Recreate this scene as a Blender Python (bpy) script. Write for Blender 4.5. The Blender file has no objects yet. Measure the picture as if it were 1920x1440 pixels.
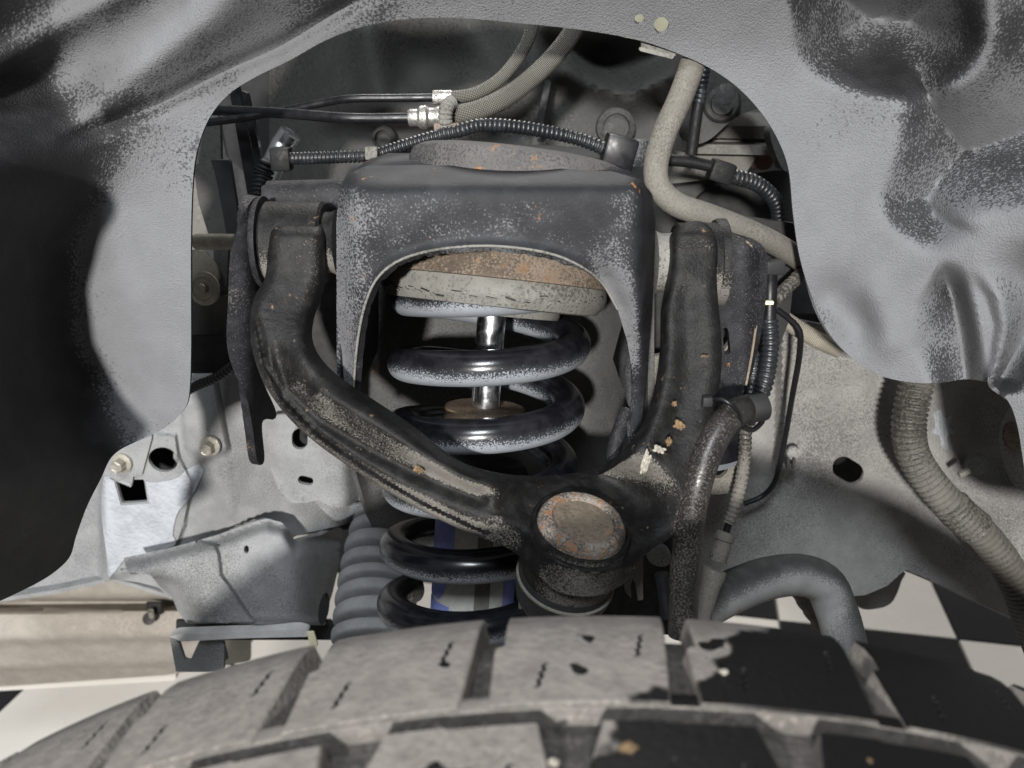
import bpy, bmesh, math, random
import numpy as np
from mathutils import Vector, Matrix, Quaternion
from mathutils.geometry import delaunay_2d_cdt

random.seed(7)
SC = bpy.context.scene
COL = SC.collection

# ------------------------------------------------------------------ camera
F = 1663.0                       # focal length in photograph pixels (1920 wide)
PITCH = math.radians(20.0)
CAMZ = 1.04                      # camera height above the tiled floor
cam_d = bpy.data.cameras.new('camera')
cam_d.sensor_width = 36.0
cam_d.lens = 36.0 * F / 1920.0
cam_d.clip_start = 0.02
cam_d.clip_end = 60.0
cam_d.dof.use_dof = True
cam_d.dof.focus_distance = 0.55
cam_d.dof.aperture_fstop = 9.5
cam = bpy.data.objects.new('camera', cam_d)
COL.objects.link(cam)
cam.location = (0, 0, CAMZ)
cam.rotation_euler = (math.radians(90) - PITCH, 0, 0)
SC.camera = cam

# ------------------------------------------------------------------ light
world = bpy.data.worlds.new('World')
SC.world = world
world.use_nodes = True
bg = world.node_tree.nodes['Background']
bg.inputs[0].default_value = (0.98, 0.99, 1.0, 1)
bg.inputs[1].default_value = 0.13

def area(name, loc, target, size, power, col, shape='DISK'):
    d = bpy.data.lights.new(name, 'AREA')
    d.shape = shape; d.size = size; d.energy = power; d.color = col
    o = bpy.data.objects.new(name, d); COL.objects.link(o)
    o.location = loc
    o.rotation_euler = (Vector(target) - Vector(loc)).to_track_quat('-Z', 'Y').to_euler()
    return o
# low daylight through the workshop door, from behind the photographer's left shoulder
area('key_lamp', (-0.30, -1.60, CAMZ + 0.33), (0, 0.5, CAMZ - 0.2), 0.10, 84, (1.0, 0.97, 0.93))
# added soft fill lamps, unseen, in front of and beyond the car
area('fill_lamp', (-0.25, -0.95, CAMZ + 1.35), (0, 0.5, CAMZ - 0.2), 0.55, 34, (0.90, 0.95, 1.0))
area('fill_lamp_rear', (0.0, 2.3, CAMZ + 1.9), (0.1, 1.4, 0), 1.2, 52, (1.0, 0.98, 0.95))

SC.view_settings.view_transform = 'Standard'
SC.view_settings.look = 'None'
SC.view_settings.gamma = 1.0
SC.view_settings.exposure = 0.06
SC.cycles.max_bounces = 6

# ------------------------------------------------------------------ geometry helpers
CP, SP = math.cos(PITCH), math.sin(PITCH)
def P(px, py, Y):
    """point at horizontal distance Y in front of the camera seen at photograph pixel px,py"""
    u = (px - 960.0) / F; v = (py - 720.0) / F
    dy = CP - v * SP; dz = -SP - v * CP
    s = Y / dy
    return Vector((u * s, Y, CAMZ + dz * s))
def PN(px, py, Y):
    u = (px - 960.0) / F; v = (py - 720.0) / F
    dy = CP - v * SP; dz = -SP - v * CP
    s = Y / dy
    return np.stack([u * s, Y + 0 * px, CAMZ + dz * s], axis=-1)
def MPP(py, Y):
    """metres per photograph pixel"""
    v = (py - 720.0) / F
    return Y / (CP - v * SP) / F

def setprops(o, label=None, cat=None, group=None, kind=None):
    if label: o['label'] = label
    if cat: o['category'] = cat
    if group: o['group'] = group
    if kind: o['kind'] = kind
    return o

def thing(name, loc, label, cat, group=None):
    o = bpy.data.objects.new(name, None)
    o.empty_display_size = 0.02
    COL.objects.link(o); o.location = loc
    setprops(o, label, cat, group)
    o['_loc'] = list(loc)
    return o

def link(name, me, mat, parent=None):
    o = bpy.data.objects.new(name, me)
    COL.objects.link(o)
    if mat is not None and len(me.materials) == 0:
        me.materials.append(mat)
    if parent is not None:
        o.parent = parent
        if parent.type == 'EMPTY':
            o.matrix_parent_inverse = Matrix.Translation(Vector(parent['_loc'])).inverted()
    return o

def meshobj(name, verts, faces, mat, parent=None, smooth=True, sharp=35, uvs=None):
    me = bpy.data.meshes.new(name)
    me.from_pydata([tuple(v) for v in verts], [], faces)
    me.validate()
    if uvs is not None:
        lay = me.uv_layers.new(name='UVMap')
        idx = np.empty(len(me.loops), dtype=np.int32)
        me.loops.foreach_get('vertex_index', idx)
        arr = np.asarray(uvs, dtype=np.float32)[idx]
        lay.data.foreach_set('uv', arr.ravel())
    if smooth:
        me.polygons.foreach_set('use_smooth', [True] * len(me.polygons))
        me.set_sharp_from_angle(angle=math.radians(sharp))
    me.update()
    return link(name, me, mat, parent)

def fix_normals(me):
    bm = bmesh.new(); bm.from_mesh(me)
    bmesh.ops.recalc_face_normals(bm, faces=bm.faces)
    bm.to_mesh(me); bm.free()

def catmull(pts, n=12, closed=False):
    pts = [np.array(p, dtype=float) for p in pts]
    out = []
    N = len(pts)
    rng = range(N) if closed else range(N - 1)
    for i in rng:
        if closed:
            p0, p1, p2, p3 = pts[i - 1], pts[i], pts[(i + 1) % N], pts[(i + 2) % N]
        else:
            p1, p2 = pts[i], pts[i + 1]
            p0 = pts[i - 1] if i > 0 else 2 * p1 - p2
            p3 = pts[i + 2] if i + 2 < N else 2 * p2 - p1
        for k in range(n):
            t = k / n
            out.append(0.5 * ((2 * p1) + (-p0 + p2) * t + (2 * p0 - 5 * p1 + 4 * p2 - p3) * t * t
                              + (-p0 + 3 * p1 - 3 * p2 + p3) * t ** 3))
    if not closed:
        out.append(pts[-1])
    return out

def resample(pts, step, closed=False):
    pts = [np.array(p, dtype=float) for p in pts]
    if closed: pts = pts + [pts[0]]
    out = [pts[0]]
    seg = [np.linalg.norm(pts[i + 1] - pts[i]) for i in range(len(pts) - 1)]
    L = sum(seg)
    n = max(3, int(round(L / step)))
    acc = 0; i = 0; cum = 0
    for k in range(1, n + (0 if closed else 1)):
        d = L * k / n
        while i < len(seg) - 1 and cum + seg[i] < d:
            cum += seg[i]; i += 1
        t = (d - cum) / max(seg[i], 1e-12)
        out.append(pts[i] + (pts[i + 1] - pts[i]) * min(1, t))
    return out

def seg_dist(X, Y, poly, closed=False):
    """distance of every point to a polyline"""
    best = np.full(X.shape, 1e9)
    n = len(poly)
    for i in range(n if closed else n - 1):
        ax, ay = poly[i][0], poly[i][1]; bx, by = poly[(i + 1) % n][0], poly[(i + 1) % n][1]
        dx, dy = bx - ax, by - ay
        t = np.clip(((X - ax) * dx + (Y - ay) * dy) / (dx * dx + dy * dy + 1e-9), 0, 1)
        d = np.hypot(X - ax - t * dx, Y - ay - t * dy)
        best = np.minimum(best, d)
    return best
def inside(X, Y, poly):
    r = np.zeros(X.shape, dtype=bool)
    n = len(poly); j = n - 1
    for i in range(n):
        xi, yi = poly[i][0], poly[i][1]; xj, yj = poly[j][0], poly[j][1]
        c = ((yi > Y) != (yj > Y)) & (X < (xj - xi) * (Y - yi) / (yj - yi + 1e-12) + xi)
        r ^= c
        j = i
    return r
def sdist(X, Y, poly):
    d = seg_dist(X, Y, poly, True)
    return np.where(inside(X, Y, poly), d, -d)
def side(X, Y, poly):
    """signed distance to an open polyline, positive on its right-hand side seen with y down"""
    best = np.full(X.shape, 1e9); sg = np.ones(X.shape)
    for i in range(len(poly) - 1):
        ax, ay = poly[i]; bx, by = poly[i + 1]
        dx, dy = bx - ax, by - ay
        t = np.clip(((X - ax) * dx + (Y - ay) * dy) / (dx * dx + dy * dy + 1e-9), 0, 1)
        d = np.hypot(X - ax - t * dx, Y - ay - t * dy)
        c = dx * (Y - ay) - dy * (X - ax)
        m = d < best - 1e-6
        best = np.where(m, d, best); sg = np.where(m, np.sign(c), sg)
    return best * sg
def sst(x): 
    x = np.clip(x, 0, 1); return x * x * (3 - 2 * x)
def softplus(x, w): return w * np.logaddexp(0, x / w)
def gauss(d, w): return np.exp(-(d / w) ** 2)
def idw(X, Y, pts, p=3):
    num = np.zeros(X.shape); den = np.zeros(X.shape)
    for (x, y, d) in pts:
        w = 1.0 / ((X - x) ** 2 + (Y - y) ** 2 + 400.0) ** (p / 2)
        num += w * d; den += w
    return num / den

def sheet(name, outline, depth, mat, parent=None, holes=(), thick=0.003, step=12, smooth=True,
          edge=8, back=None, sharp=50, lines=(), relax=None):
    """a pressed plate: silhouette seen from the photograph's side, its own depth relief, real thickness.
    back = (0,dy,0) makes a deep part extruded in that direction instead of along the normals"""
    out = catmull(outline, 8, True) if smooth else outline
    out = [tuple(p) for p in resample(out, edge, True)]
    hs = []
    for h in holes:
        hs.append([tuple(p) for p in resample(h, min(edge, 5), True)])
    xs = [p[0] for p in out]; ys = [p[1] for p in out]
    gx, gy = np.meshgrid(np.arange(min(xs), max(xs), step), np.arange(min(ys), max(ys), step * 0.87))
    gx = gx + (np.arange(gx.shape[0]) % 2)[:, None] * step * 0.5
    gx = gx.ravel(); gy = gy.ravel()
    m = inside(gx, gy, out) & (seg_dist(gx, gy, out, True) > step * 0.45)
    for h in hs:
        m &= ~inside(gx, gy, h) & (seg_dist(gx, gy, h, True) > step * 0.4)
    gx, gy = gx[m], gy[m]
    extra = []
    for (pl, offs) in lines:
        q = resample(catmull(pl, 6), step * .55)
        for k in range(len(q)):
            a = q[max(0, k - 1)]; b = q[min(len(q) - 1, k + 1)]
            t = (b - a) / (np.linalg.norm(b - a) + 1e-9); nn = np.array([-t[1], t[0]])
            for o in offs: extra.append(q[k] + nn * o)
    if extra:
        ex = np.array(extra)
        mk = inside(ex[:, 0], ex[:, 1], out) & (seg_dist(ex[:, 0], ex[:, 1], out, True) > step * .3)
        for h in hs: mk &= ~inside(ex[:, 0], ex[:, 1], h) & (seg_dist(ex[:, 0], ex[:, 1], h, True) > step * .3)
        ex = ex[mk]
        for (pl, offs) in lines:
            dd = seg_dist(gx, gy, [tuple(p) for p in catmull(pl, 6)])
            kk = dd > max(abs(o) for o in offs) + step * .35
            gx, gy = gx[kk], gy[kk]
        gx = np.concatenate([gx, ex[:, 0]]); gy = np.concatenate([gy, ex[:, 1]])
    vs = [Vector(p) for p in out]; es = [(i, (i + 1) % len(out)) for i in range(len(out))]
    for h in hs:
        b = len(vs)
        vs += [Vector(p) for p in h]
        es += [(b + i, b + (i + 1) % len(h)) for i in range(len(h))]
    vs += [Vector((float(a), float(b))) for a, b in zip(gx, gy)]
    cv, ce, cf, _, _, _ = delaunay_2d_cdt(vs, es, [], 0, 1e-5)
    V = np.array([(v.x, v.y) for v in cv])
    T = np.array([f for f in cf if len(f) == 3])
    c = V[T].mean(axis=1)
    keep = inside(c[:, 0], c[:, 1], out)
    for h in hs:
        keep &= ~inside(c[:, 0], c[:, 1], h)
    T = T[keep]
    X, Y = V[:, 0], V[:, 1]
    D = depth(X, Y) if callable(depth) else np.full(X.shape, float(depth))
    D = D + 0 * X
    if relax:
        m = relax(X, Y)
        E = np.concatenate([T[:, [0, 1]], T[:, [1, 2]], T[:, [2, 0]]])
        for _ in range(30):
            sm = np.zeros(len(D)); ct = np.zeros(len(D))
            np.add.at(sm, E[:, 0], D[E[:, 1]]); np.add.at(ct, E[:, 0], 1)
            np.add.at(sm, E[:, 1], D[E[:, 0]]); np.add.at(ct, E[:, 1], 1)
            D = np.where(ct > 0, D + m * .6 * (sm / np.maximum(ct, 1) - D), D)
    W = PN(X, Y, D)
    # orient so that normals look at the camera
    a, b, cc = W[T[:, 0]], W[T[:, 1]], W[T[:, 2]]
    n = np.cross(b - a, cc - a)
    flip = (n * (np.array([0, 0, CAMZ]) - a)).sum(1) < 0
    T[flip] = T[flip][:, ::-1]
    n[flip] *= -1
    vn = np.zeros_like(W)
    for k in range(3): np.add.at(vn, T[:, k], n)
    vn /= (np.linalg.norm(vn, axis=1, keepdims=True) + 1e-12)
    if back is None: B = W - vn * thick
    else: B = W + np.array(back)
    N = len(W)
    faces = [tuple(int(i) for i in t) for t in T] + [(int(t[2]) + N, int(t[1]) + N, int(t[0]) + N) for t in T]
    cnt = {}
    for t in T:
        for k in range(3):
            e = (int(t[k]), int(t[(k + 1) % 3]))
            cnt[e] = True
    for (i, j) in list(cnt):
        if (j, i) not in cnt:
            faces.append((j, i, i + N, j + N))
    used = sorted(set(int(i) for t in T for i in t))
    remap = {o: k for k, o in enumerate(used)}
    M = len(used)
    verts = [W[i] for i in used] + [B[i] for i in used]
    f2 = [tuple(remap[i] if i < N else remap[i - N] + M for i in f) for f in faces]
    return meshobj(name, verts, f2, mat, parent, True, sharp)

def frames(pts):
    """parallel transport frames"""
    T = []
    for i in range(len(pts)):
        a = pts[max(0, i - 1)]; b = pts[min(len(pts) - 1, i + 1)]
        d = b - a; T.append(d / (np.linalg.norm(d) + 1e-12))
    ref = np.array([0, 0, 1.0]) if abs(T[0][2]) < 0.8 else np.array([1.0, 0, 0])
    N0 = ref - T[0] * ref.dot(T[0]); N0 /= np.linalg.norm(N0)
    out = []
    for t in T:
        N0 = N0 - t * N0.dot(t); N0 /= np.linalg.norm(N0)
        out.append((t, N0, np.cross(t, N0)))
    return out

def tube3(name, pts, rad, mat, parent=None, seg=20, step=0.004, corr=None, radf=None, smooth=True, cap=True, flat=None):
    """pts: 3D path; corr=(pitch, amplitude) makes a corrugated conduit; radf(t 0..1) scales the radius"""
    path = catmull([np.array(p) for p in pts], 14) if smooth and len(pts) > 2 else [np.array(p, dtype=float) for p in pts]
    if corr: step = corr[0] / 6.0
    path = resample(path, step)
    fr = frames(path)
    verts, uvs = [], []
    L = 0
    for i, (p, (t, n, b)) in enumerate(zip(path, fr)):
        if i: L += np.linalg.norm(p - path[i - 1])
        r = rad * (radf(i / (len(path) - 1)) if radf else 1.0)
        if corr:
            ph = (L / corr[0]) % 1.0
            r *= 1.0 - corr[1] * (1.0 if ph > 0.68 else (0.35 if (ph > 0.58 or ph < 0.1) else 0.0))
        for k in range(seg):
            a = 2 * math.pi * k / seg
            ca, sa = math.cos(a), math.sin(a)
            if flat: sa *= flat
            verts.append(p + n * (r * ca) + b * (r * sa))
            uvs.append((a * rad, L))
    faces = []
    for i in range(len(path) - 1):
        for k in range(seg):
            k2 = (k + 1) % seg
            faces.append((i * seg + k, i * seg + k2, (i + 1) * seg + k2, (i + 1) * seg + k))
    if cap:
        faces.append(tuple(reversed(range(seg))))
        faces.append(tuple((len(path) - 1) * seg + k for k in range(seg)))
    return meshobj(name, verts, faces, mat, parent, True, 45 if not corr else 80, uvs)

def tube(name, pxs, wpx, mat, parent=None, **kw):
    """pxs: (px,py,Y) along the tube, wpx its width in photograph pixels at the middle point"""
    mid = pxs[len(pxs) // 2]
    return tube3(name, [P(*p) for p in pxs], wpx * 0.5 * MPP(mid[1], mid[2]), mat, parent, **kw)

def lathe(name, prof, origin, axis, mat, parent=None, seg=48, sharp=35, arc=None):
    """prof: list of (radius, height along axis)"""
    ax = Vector(axis).normalized()
    ref = Vector((1, 0, 0)) if abs(ax.x) < 0.8 else Vector((0, 0, 1))
    u = (ref - ax * ref.dot(ax)).normalized(); w = ax.cross(u)
    verts = []; faces = []
    O = Vector(origin)
    for (r, h) in prof:
        for k in range(seg):
            a = 2 * math.pi * k / seg
            verts.append(O + ax * h + (u * math.cos(a) + w * math.sin(a)) * max(r, 1e-5))
    for i in range(len(prof) - 1):
        for k in range(seg):
            k2 = (k + 1) % seg
            faces.append((i * seg + k, i * seg + k2, (i + 1) * seg + k2, (i + 1) * seg + k))
    if prof[0][0] > 1e-4: faces.append(tuple(reversed(range(seg))))
    if prof[-1][0] > 1e-4: faces.append(tuple((len(prof) - 1) * seg + k for k in range(seg)))
    o = meshobj(name, verts, faces, mat, parent, True, sharp)
    return o

def rbox(name, c, size, mat, parent=None, rot=None, bev=0.0015, seg=2):
    """box with rounded edges, rot = Matrix 3x3"""
    bm = bmesh.new()
    bmesh.ops.create_cube(bm, size=1.0)
    bmesh.ops.scale(bm, vec=size, verts=bm.verts)
    bmesh.ops.bevel(bm, geom=list(bm.edges), offset=bev, segments=seg, affect='EDGES', profile=0.5)
    M = Matrix.Translation(Vector(c)) @ (rot.to_4x4() if rot is not None else Matrix.Identity(4))
    bmesh.ops.transform(bm, matrix=M, verts=bm.verts)
    me = bpy.data.meshes.new(name); bm.to_mesh(me); bm.free()
    me.polygons.foreach_set('use_smooth', [True] * len(me.polygons))
    me.set_sharp_from_angle(angle=math.radians(40))
    return link(name, me, mat, parent)

def basis(z, x=(1, 0, 0)):
    z = Vector(z).normalized(); x = Vector(x); x = (x - z * x.dot(z)).normalized()
    y = z.cross(x)
    return Matrix((x, y, z)).transposed()

def bolt(parent, px, py, Y, wpx, mat, axis=(0, -1, 0), length=1.0, name='bolt'):
    """flanged hexagon bolt standing on a plate"""
    r = wpx * 0.5 * MPP(py, Y)
    o = lathe(name, [(r * 1.55, -0.002), (r * 1.55, r * 0.18), (r * 1.25, r * 0.32), (r * 1.05, r * 0.36)], P(px, py, Y), axis, mat, parent, 28)
    ax = Vector(axis).normalized(); B = basis(ax, (0.9, 0.1, 0.5))
    vs = []; N = 6
    h0, h1, h2 = r * 0.3, r * (0.3 + 1.25 * length), r * (0.3 + 1.4 * length)
    for (rr, h) in ((1.0, h0), (1.0, h1), (0.82, h2), (0.55, h2 - r * 0.1)):
        for k in range(N):
            a = math.pi / 3 * k
            vs.append(P(px, py, Y) + B @ Vector((r * rr * math.cos(a), r * rr * math.sin(a), h)))
    fs = []
    for i in range(3):
        for k in range(N):
            fs.append((i * N + k, i * N + (k + 1) % N, (i + 1) * N + (k + 1) % N, (i + 1) * N + k))
    fs.append(tuple(3 * N + k for k in range(N)))
    meshobj('hexagon_head', vs, fs, mat, o, True, 20)
    return o

def circ(cx, cy, rx, ry=None, rot=0, n=28):
    ry = ry or rx
    c, s = math.cos(rot), math.sin(rot)
    return [(cx + rx * math.cos(2 * math.pi * k / n) * c - ry * math.sin(2 * math.pi * k / n) * s,
             cy + rx * math.cos(2 * math.pi * k / n) * s + ry * math.sin(2 * math.pi * k / n) * c) for k in range(n)]
def slot(cx, cy, hx, hy, rot=0, n=20):
    """rounded slot: half width hx, half height hy (hx<hy or hx>hy)"""
    pts = []
    r = min(hx, hy); ex, ey = hx - r, hy - r
    for k in range(n):
        a = 2 * math.pi * (k + 0.5) / n
        x = r * math.cos(a) + (ex if math.cos(a) > 0 else -ex)
        y = r * math.sin(a) + (ey if math.sin(a) > 0 else -ey)
        pts.append((cx + x * math.cos(rot) - y * math.sin(rot), cy + x * math.sin(rot) + y * math.cos(rot)))
    return pts

# ------------------------------------------------------------------ materials
class NB:
    def __init__(s, name):
        s.m = bpy.data.materials.new(name); s.m.use_nodes = True
        s.t = s.m.node_tree; s.N = s.t.nodes; s.L = s.t.links
        s.b = s.N['Principled BSDF']
        s.vec = None
    def node(s, typ, **kw):
        n = s.N.new(typ)
        for k, v in kw.items(): setattr(n, k, v)
        return n
    def put(s, sock, v):
        if v is None: return
        if isinstance(v, (int, float)): sock.default_value = v
        elif isinstance(v, (tuple, list)):
            sock.default_value = tuple(v) + ((1,) if len(v) == 3 and len(sock.default_value) == 4 else ())
        else: s.L.new(v, sock)
    def math(s, op, a, b=None, c=None, clamp=False):
        n = s.node('ShaderNodeMath', operation=op); n.use_clamp = clamp
        s.put(n.inputs[0], a); s.put(n.inputs[1], b)
        if c is not None: s.put(n.inputs[2], c)
        return n.outputs[0]
    def coord(s):
        if s.vec is None:
            tc = s.node('ShaderNodeTexCoord'); oi = s.node('ShaderNodeObjectInfo')
            va = s.node('ShaderNodeVectorMath', operation='MULTIPLY_ADD')
            s.L.new(oi.outputs['Random'], va.inputs[0]); va.inputs[1].default_value = (7.3, 3.1, 5.7)
            s.L.new(tc.outputs['Object'], va.inputs[2])
            s.vec = va.outputs[0]
        return s.vec
    def noise(s, scale, detail=4, rough=0.55, stretch=None, dist=0.0):
        n = s.node('ShaderNodeTexNoise')
        v = s.coord()
        if stretch:
            mp = s.node('ShaderNodeMapping'); mp.inputs['Scale'].default_value = stretch
            s.L.new(v, mp.inputs['Vector']); v = mp.outputs[0]
        s.L.new(v, n.inputs['Vector'])
        n.inputs['Scale'].default_value = scale; n.inputs['Detail'].default_value = detail
        n.inputs['Roughness'].default_value = rough; n.inputs['Distortion'].default_value = dist
        return n.outputs['Fac']
    def ramp(s, v, lo, hi):
        n = s.node('ShaderNodeMapRange'); n.interpolation_type = 'SMOOTHSTEP'
        s.put(n.inputs['Value'], v); s.put(n.inputs['From Min'], lo); s.put(n.inputs['From Max'], hi)
        return n.outputs[0]
    def mix(s, f, a, b):
        n = s.node('ShaderNodeMix', data_type='RGBA')
        s.put(n.inputs['Factor'], f); s.put(n.inputs['A'], a) if False else None
        s.put(n.inputs[0], f); s.put(n.inputs[6], a); s.put(n.inputs[7], b)
        return n.outputs[2]
    def mixf(s, f, a, b):
        n = s.node('ShaderNodeMix', data_type='FLOAT')
        s.put(n.inputs[0], f); s.put(n.inputs[2], a); s.put(n.inputs[3], b)
        return n.outputs[0]
    def bump(s, h, strength, dist, prev=None):
        n = s.node('ShaderNodeBump'); n.inputs['Strength'].default_value = strength; n.inputs['Distance'].default_value = dist
        s.L.new(h, n.inputs['Height'])
        if prev is not None: s.L.new(prev, n.inputs['Normal'])
        return n.outputs[0]

def dusty(name, base, dust, cover=0.5, big=9, bigamp=0.9, fine=800, soft=0.05, rough=0.55, drough=0.92, metal=0.0,
          rust=None, rustamt=0.0, rustcol2=(0.30, 0.14, 0.05), bump=0.35, bumpscale=700, bdist=0.0006, under=0.0, outer=0.0, spec=0.4, chips=None,
          mott=0.25, finedetail=3, facing=0.0, sdir=(-.55, -.65, -.52), film=0.35):
    """painted or plastic surface with a coat of road dust that breaks up into specks, and rust"""
    nb = NB(name); b = nb.b
    B = nb.noise(big, 3, 0.55)
    Fn = nb.noise(fine, finedetail, 0.6)
    cov = nb.math('MULTIPLY_ADD', nb.math('SUBTRACT', B, 0.5), bigamp, cover)
    if under or outer:
        g = nb.node('ShaderNodeNewGeometry'); sx = nb.node('ShaderNodeSeparateXYZ')
        nb.L.new(g.outputs['Normal'], sx.inputs[0])
        if under: cov = nb.math('MULTIPLY_ADD', sx.outputs['Z'], -under, cov)
        if outer: cov = nb.math('MULTIPLY_ADD', sx.outputs['Y'], -outer, cov)
    if facing:
        # dust cover rises on faces turned towards sdir and thins on the others
        g2 = nb.node('ShaderNodeNewGeometry'); dp = nb.node('ShaderNodeVectorMath', operation='DOT_PRODUCT')
        nb.L.new(g2.outputs['Normal'], dp.inputs[0]); dp.inputs[1].default_value = Vector(sdir).normalized()
        cov = nb.math('MULTIPLY_ADD', nb.math('SUBTRACT', dp.outputs['Value'], 0.62), facing, cov)
    thr = nb.math('MULTIPLY_ADD', nb.math('SUBTRACT', 0.5, cov), 0.5, 0.5)
    fac = nb.ramp(Fn, nb.math('SUBTRACT', thr, soft), nb.math('ADD', thr, soft))
    mo = nb.noise(big * 5, 4, 0.6)
    dcol = nb.mix(nb.math('MULTIPLY', nb.ramp(mo, 0.3, 0.75), mott * 2), dust, tuple(c * 0.55 for c in dust))
    bcol = nb.mix(nb.ramp(mo, 0.4, 0.7), base, tuple(min(1, c * 1.7 + 0.004) for c in base))
    fl = nb.math('MULTIPLY', nb.ramp(cov, -0.15, 1.1), film)
    bcol = nb.mix(fl, bcol, dcol)
    col = nb.mix(fac, bcol, dcol)
    if rust is not None:
        R1 = nb.noise(big * 4, 5, 0.65); R2 = nb.noise(fine * 0.4, 4, 0.6)
        rr = nb.math('ADD', nb.math('MULTIPLY', R1, 0.62), nb.math('MULTIPLY', R2, 0.38))
        rf = nb.ramp(rr, 0.62 - rustamt * 0.25, 0.70 - rustamt * 0.25)
        rc = nb.mix(nb.ramp(R2, 0.35, 0.65), rust, rustcol2)
        col = nb.mix(rf, col, rc)
    nb.put(b.inputs['Base Color'], col)
    nb.put(b.inputs['Roughness'], nb.mixf(fac, rough, drough))
    nb.put(b.inputs['Metallic'], metal)
    b.inputs['Specular IOR Level'].default_value = spec
    n1 = nb.bump(nb.noise(bumpscale, 3, 0.6), bump, bdist)
    n2 = nb.bump(fac, 0.35, 0.0004, n1)
    nb.put(b.inputs['Normal'], n2)
    return nb.m

def plain(name, col, rough=0.5, metal=0.0, var=0.25, scale=60, bump=0.1, spec=0.5):
    nb = NB(name); b = nb.b
    n = nb.noise(scale, 5, 0.6)
    nb.put(b.inputs['Base Color'], nb.mix(nb.ramp(n, 0.3, 0.7), tuple(c * (1 - var) for c in col), col))
    nb.put(b.inputs['Roughness'], nb.mixf(nb.ramp(nb.noise(scale * 3, 3), 0.3, 0.7), max(0.03, rough - 0.08), min(1, rough + 0.12)))
    b.inputs['Metallic'].default_value = metal
    b.inputs['Specular IOR Level'].default_value = spec
    nb.put(b.inputs['Normal'], nb.bump(nb.noise(scale * 8, 3), bump, 0.0004))
    return nb.m

def braid(name, colA, colB, pitch=0.0022):
    nb = NB(name); b = nb.b
    uv = nb.node('ShaderNodeUVMap')
    sx = nb.node('ShaderNodeSeparateXYZ'); nb.L.new(uv.outputs[0], sx.inputs[0])
    k = 2 * math.pi / pitch
    p = nb.math('SINE', nb.math('MULTIPLY', nb.math('ADD', sx.outputs[0], sx.outputs[1]), k))
    q = nb.math('SINE', nb.math('MULTIPLY', nb.math('SUBTRACT', sx.outputs[0], sx.outputs[1]), k))
    h = nb.math('MULTIPLY', p, q)
    f = nb.ramp(h, -0.5, 0.5)
    d = nb.ramp(nb.noise(40, 4), 0.35, 0.7)
    c = nb.mix(f, colB, colA)
    c = nb.mix(nb.math('MULTIPLY', d, 0.5), c, tuple(x * 0.35 for x in colA))
    nb.put(b.inputs['Base Color'], c)
    b.inputs['Roughness'].default_value = 0.6
    nb.put(b.inputs['Normal'], nb.bump(h, 0.8, 0.0006))
    return nb.m

DUST = (0.29, 0.30, 0.33)
M = {}
M['liner'] = dusty('liner_plastic', (0.020, 0.020, 0.022), (0.176, 0.179, 0.188), cover=0.70, big=9, bigamp=2.5, fine=640, soft=0.06, rough=0.5, bump=0.9, bumpscale=1000, bdist=0.0013, finedetail=2, mott=0.15, facing=.95, sdir=(-.5, -.75, -.35), film=.40)
M['tower'] = dusty('tower_paint', (0.013, 0.0135, 0.0155), (0.155, 0.157, 0.165), cover=0.42, big=12, bigamp=2.2, fine=900, soft=0.07, rough=0.6, rust=(0.11, 0.065, 0.035), rustamt=0.03, bump=0.35, facing=.7, film=.14, spec=.2)
M['tower_in'] = dusty('tower_inner', (0.022, 0.022, 0.023), (0.095, 0.094, 0.091), cover=0.72, big=12, bigamp=1.3, fine=700, soft=.12, rough=0.6, rust=(0.16, 0.10, 0.05), rustamt=0.0)
M['spring'] = dusty('spring_paint', (0.006, 0.006, 0.008), (0.26, 0.28, 0.31), cover=0.32, big=20, bigamp=0.6, fine=1000, soft=0.09, rough=0.22, drough=0.6, under=1.0, bump=0.05, spec=0.6, mott=0.1, finedetail=3, film=.3)
M['arm'] = dusty('arm_steel', (0.008, 0.0077, 0.0077), (0.19, 0.178, 0.16), cover=0.44, big=22, bigamp=1.3, fine=1100, soft=0.12, rough=0.5, drough=0.8, facing=1.25, sdir=(0.0, -.5, -.85), rust=(0.10, 0.062, 0.036), rustamt=0.04, rustcol2=(.18,.12,.075), bump=0.5, bumpscale=700, bdist=0.0009, film=.05, spec=.15)
M['cup'] = M['arm']
_ = None
M['black'] = dusty('black_paint', (0.012, 0.012, 0.014), (0.12, 0.115, 0.11), cover=0.18, big=20, bigamp=1.1, fine=880, soft=0.12, rough=0.6, rust=(0.14, 0.075, 0.035), rustamt=0.0, film=.05, spec=.2)
M['rail'] = dusty('rail_paint', (0.075, 0.076, 0.078), (0.27, 0.274, 0.278), cover=0.68, big=11, bigamp=1.6, fine=950, soft=0.11, rough=0.6, bump=0.5, bumpscale=520, bdist=0.0010, film=.35)
M['sealer'] = dusty('brushed_sealer', (0.20, 0.21, 0.23), (0.40, 0.42, 0.45), cover=0.9, big=14, bigamp=1.0, fine=700, soft=0.12, rough=0.6, bump=0.9, bumpscale=300, bdist=0.002, film=.5)
M['rail_r'] = dusty('rail_paint_brown', (0.075, 0.073, 0.07), (0.29, 0.283, 0.272), cover=0.64, big=10, bigamp=1.6, fine=850, soft=0.11, rough=0.6, bump=0.8, bumpscale=360, bdist=0.0016, film=.35)
M['rust'] = dusty('rusty_steel', (0.05, 0.037, 0.027), (0.23, 0.185, 0.145), cover=0.5, big=25, bigamp=1.6, fine=760, soft=0.1, rough=0.7, rust=(0.14, 0.075, 0.035), rustamt=0.30, rustcol2=(0.22, 0.145, 0.09), bump=0.6, bumpscale=500)
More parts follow.
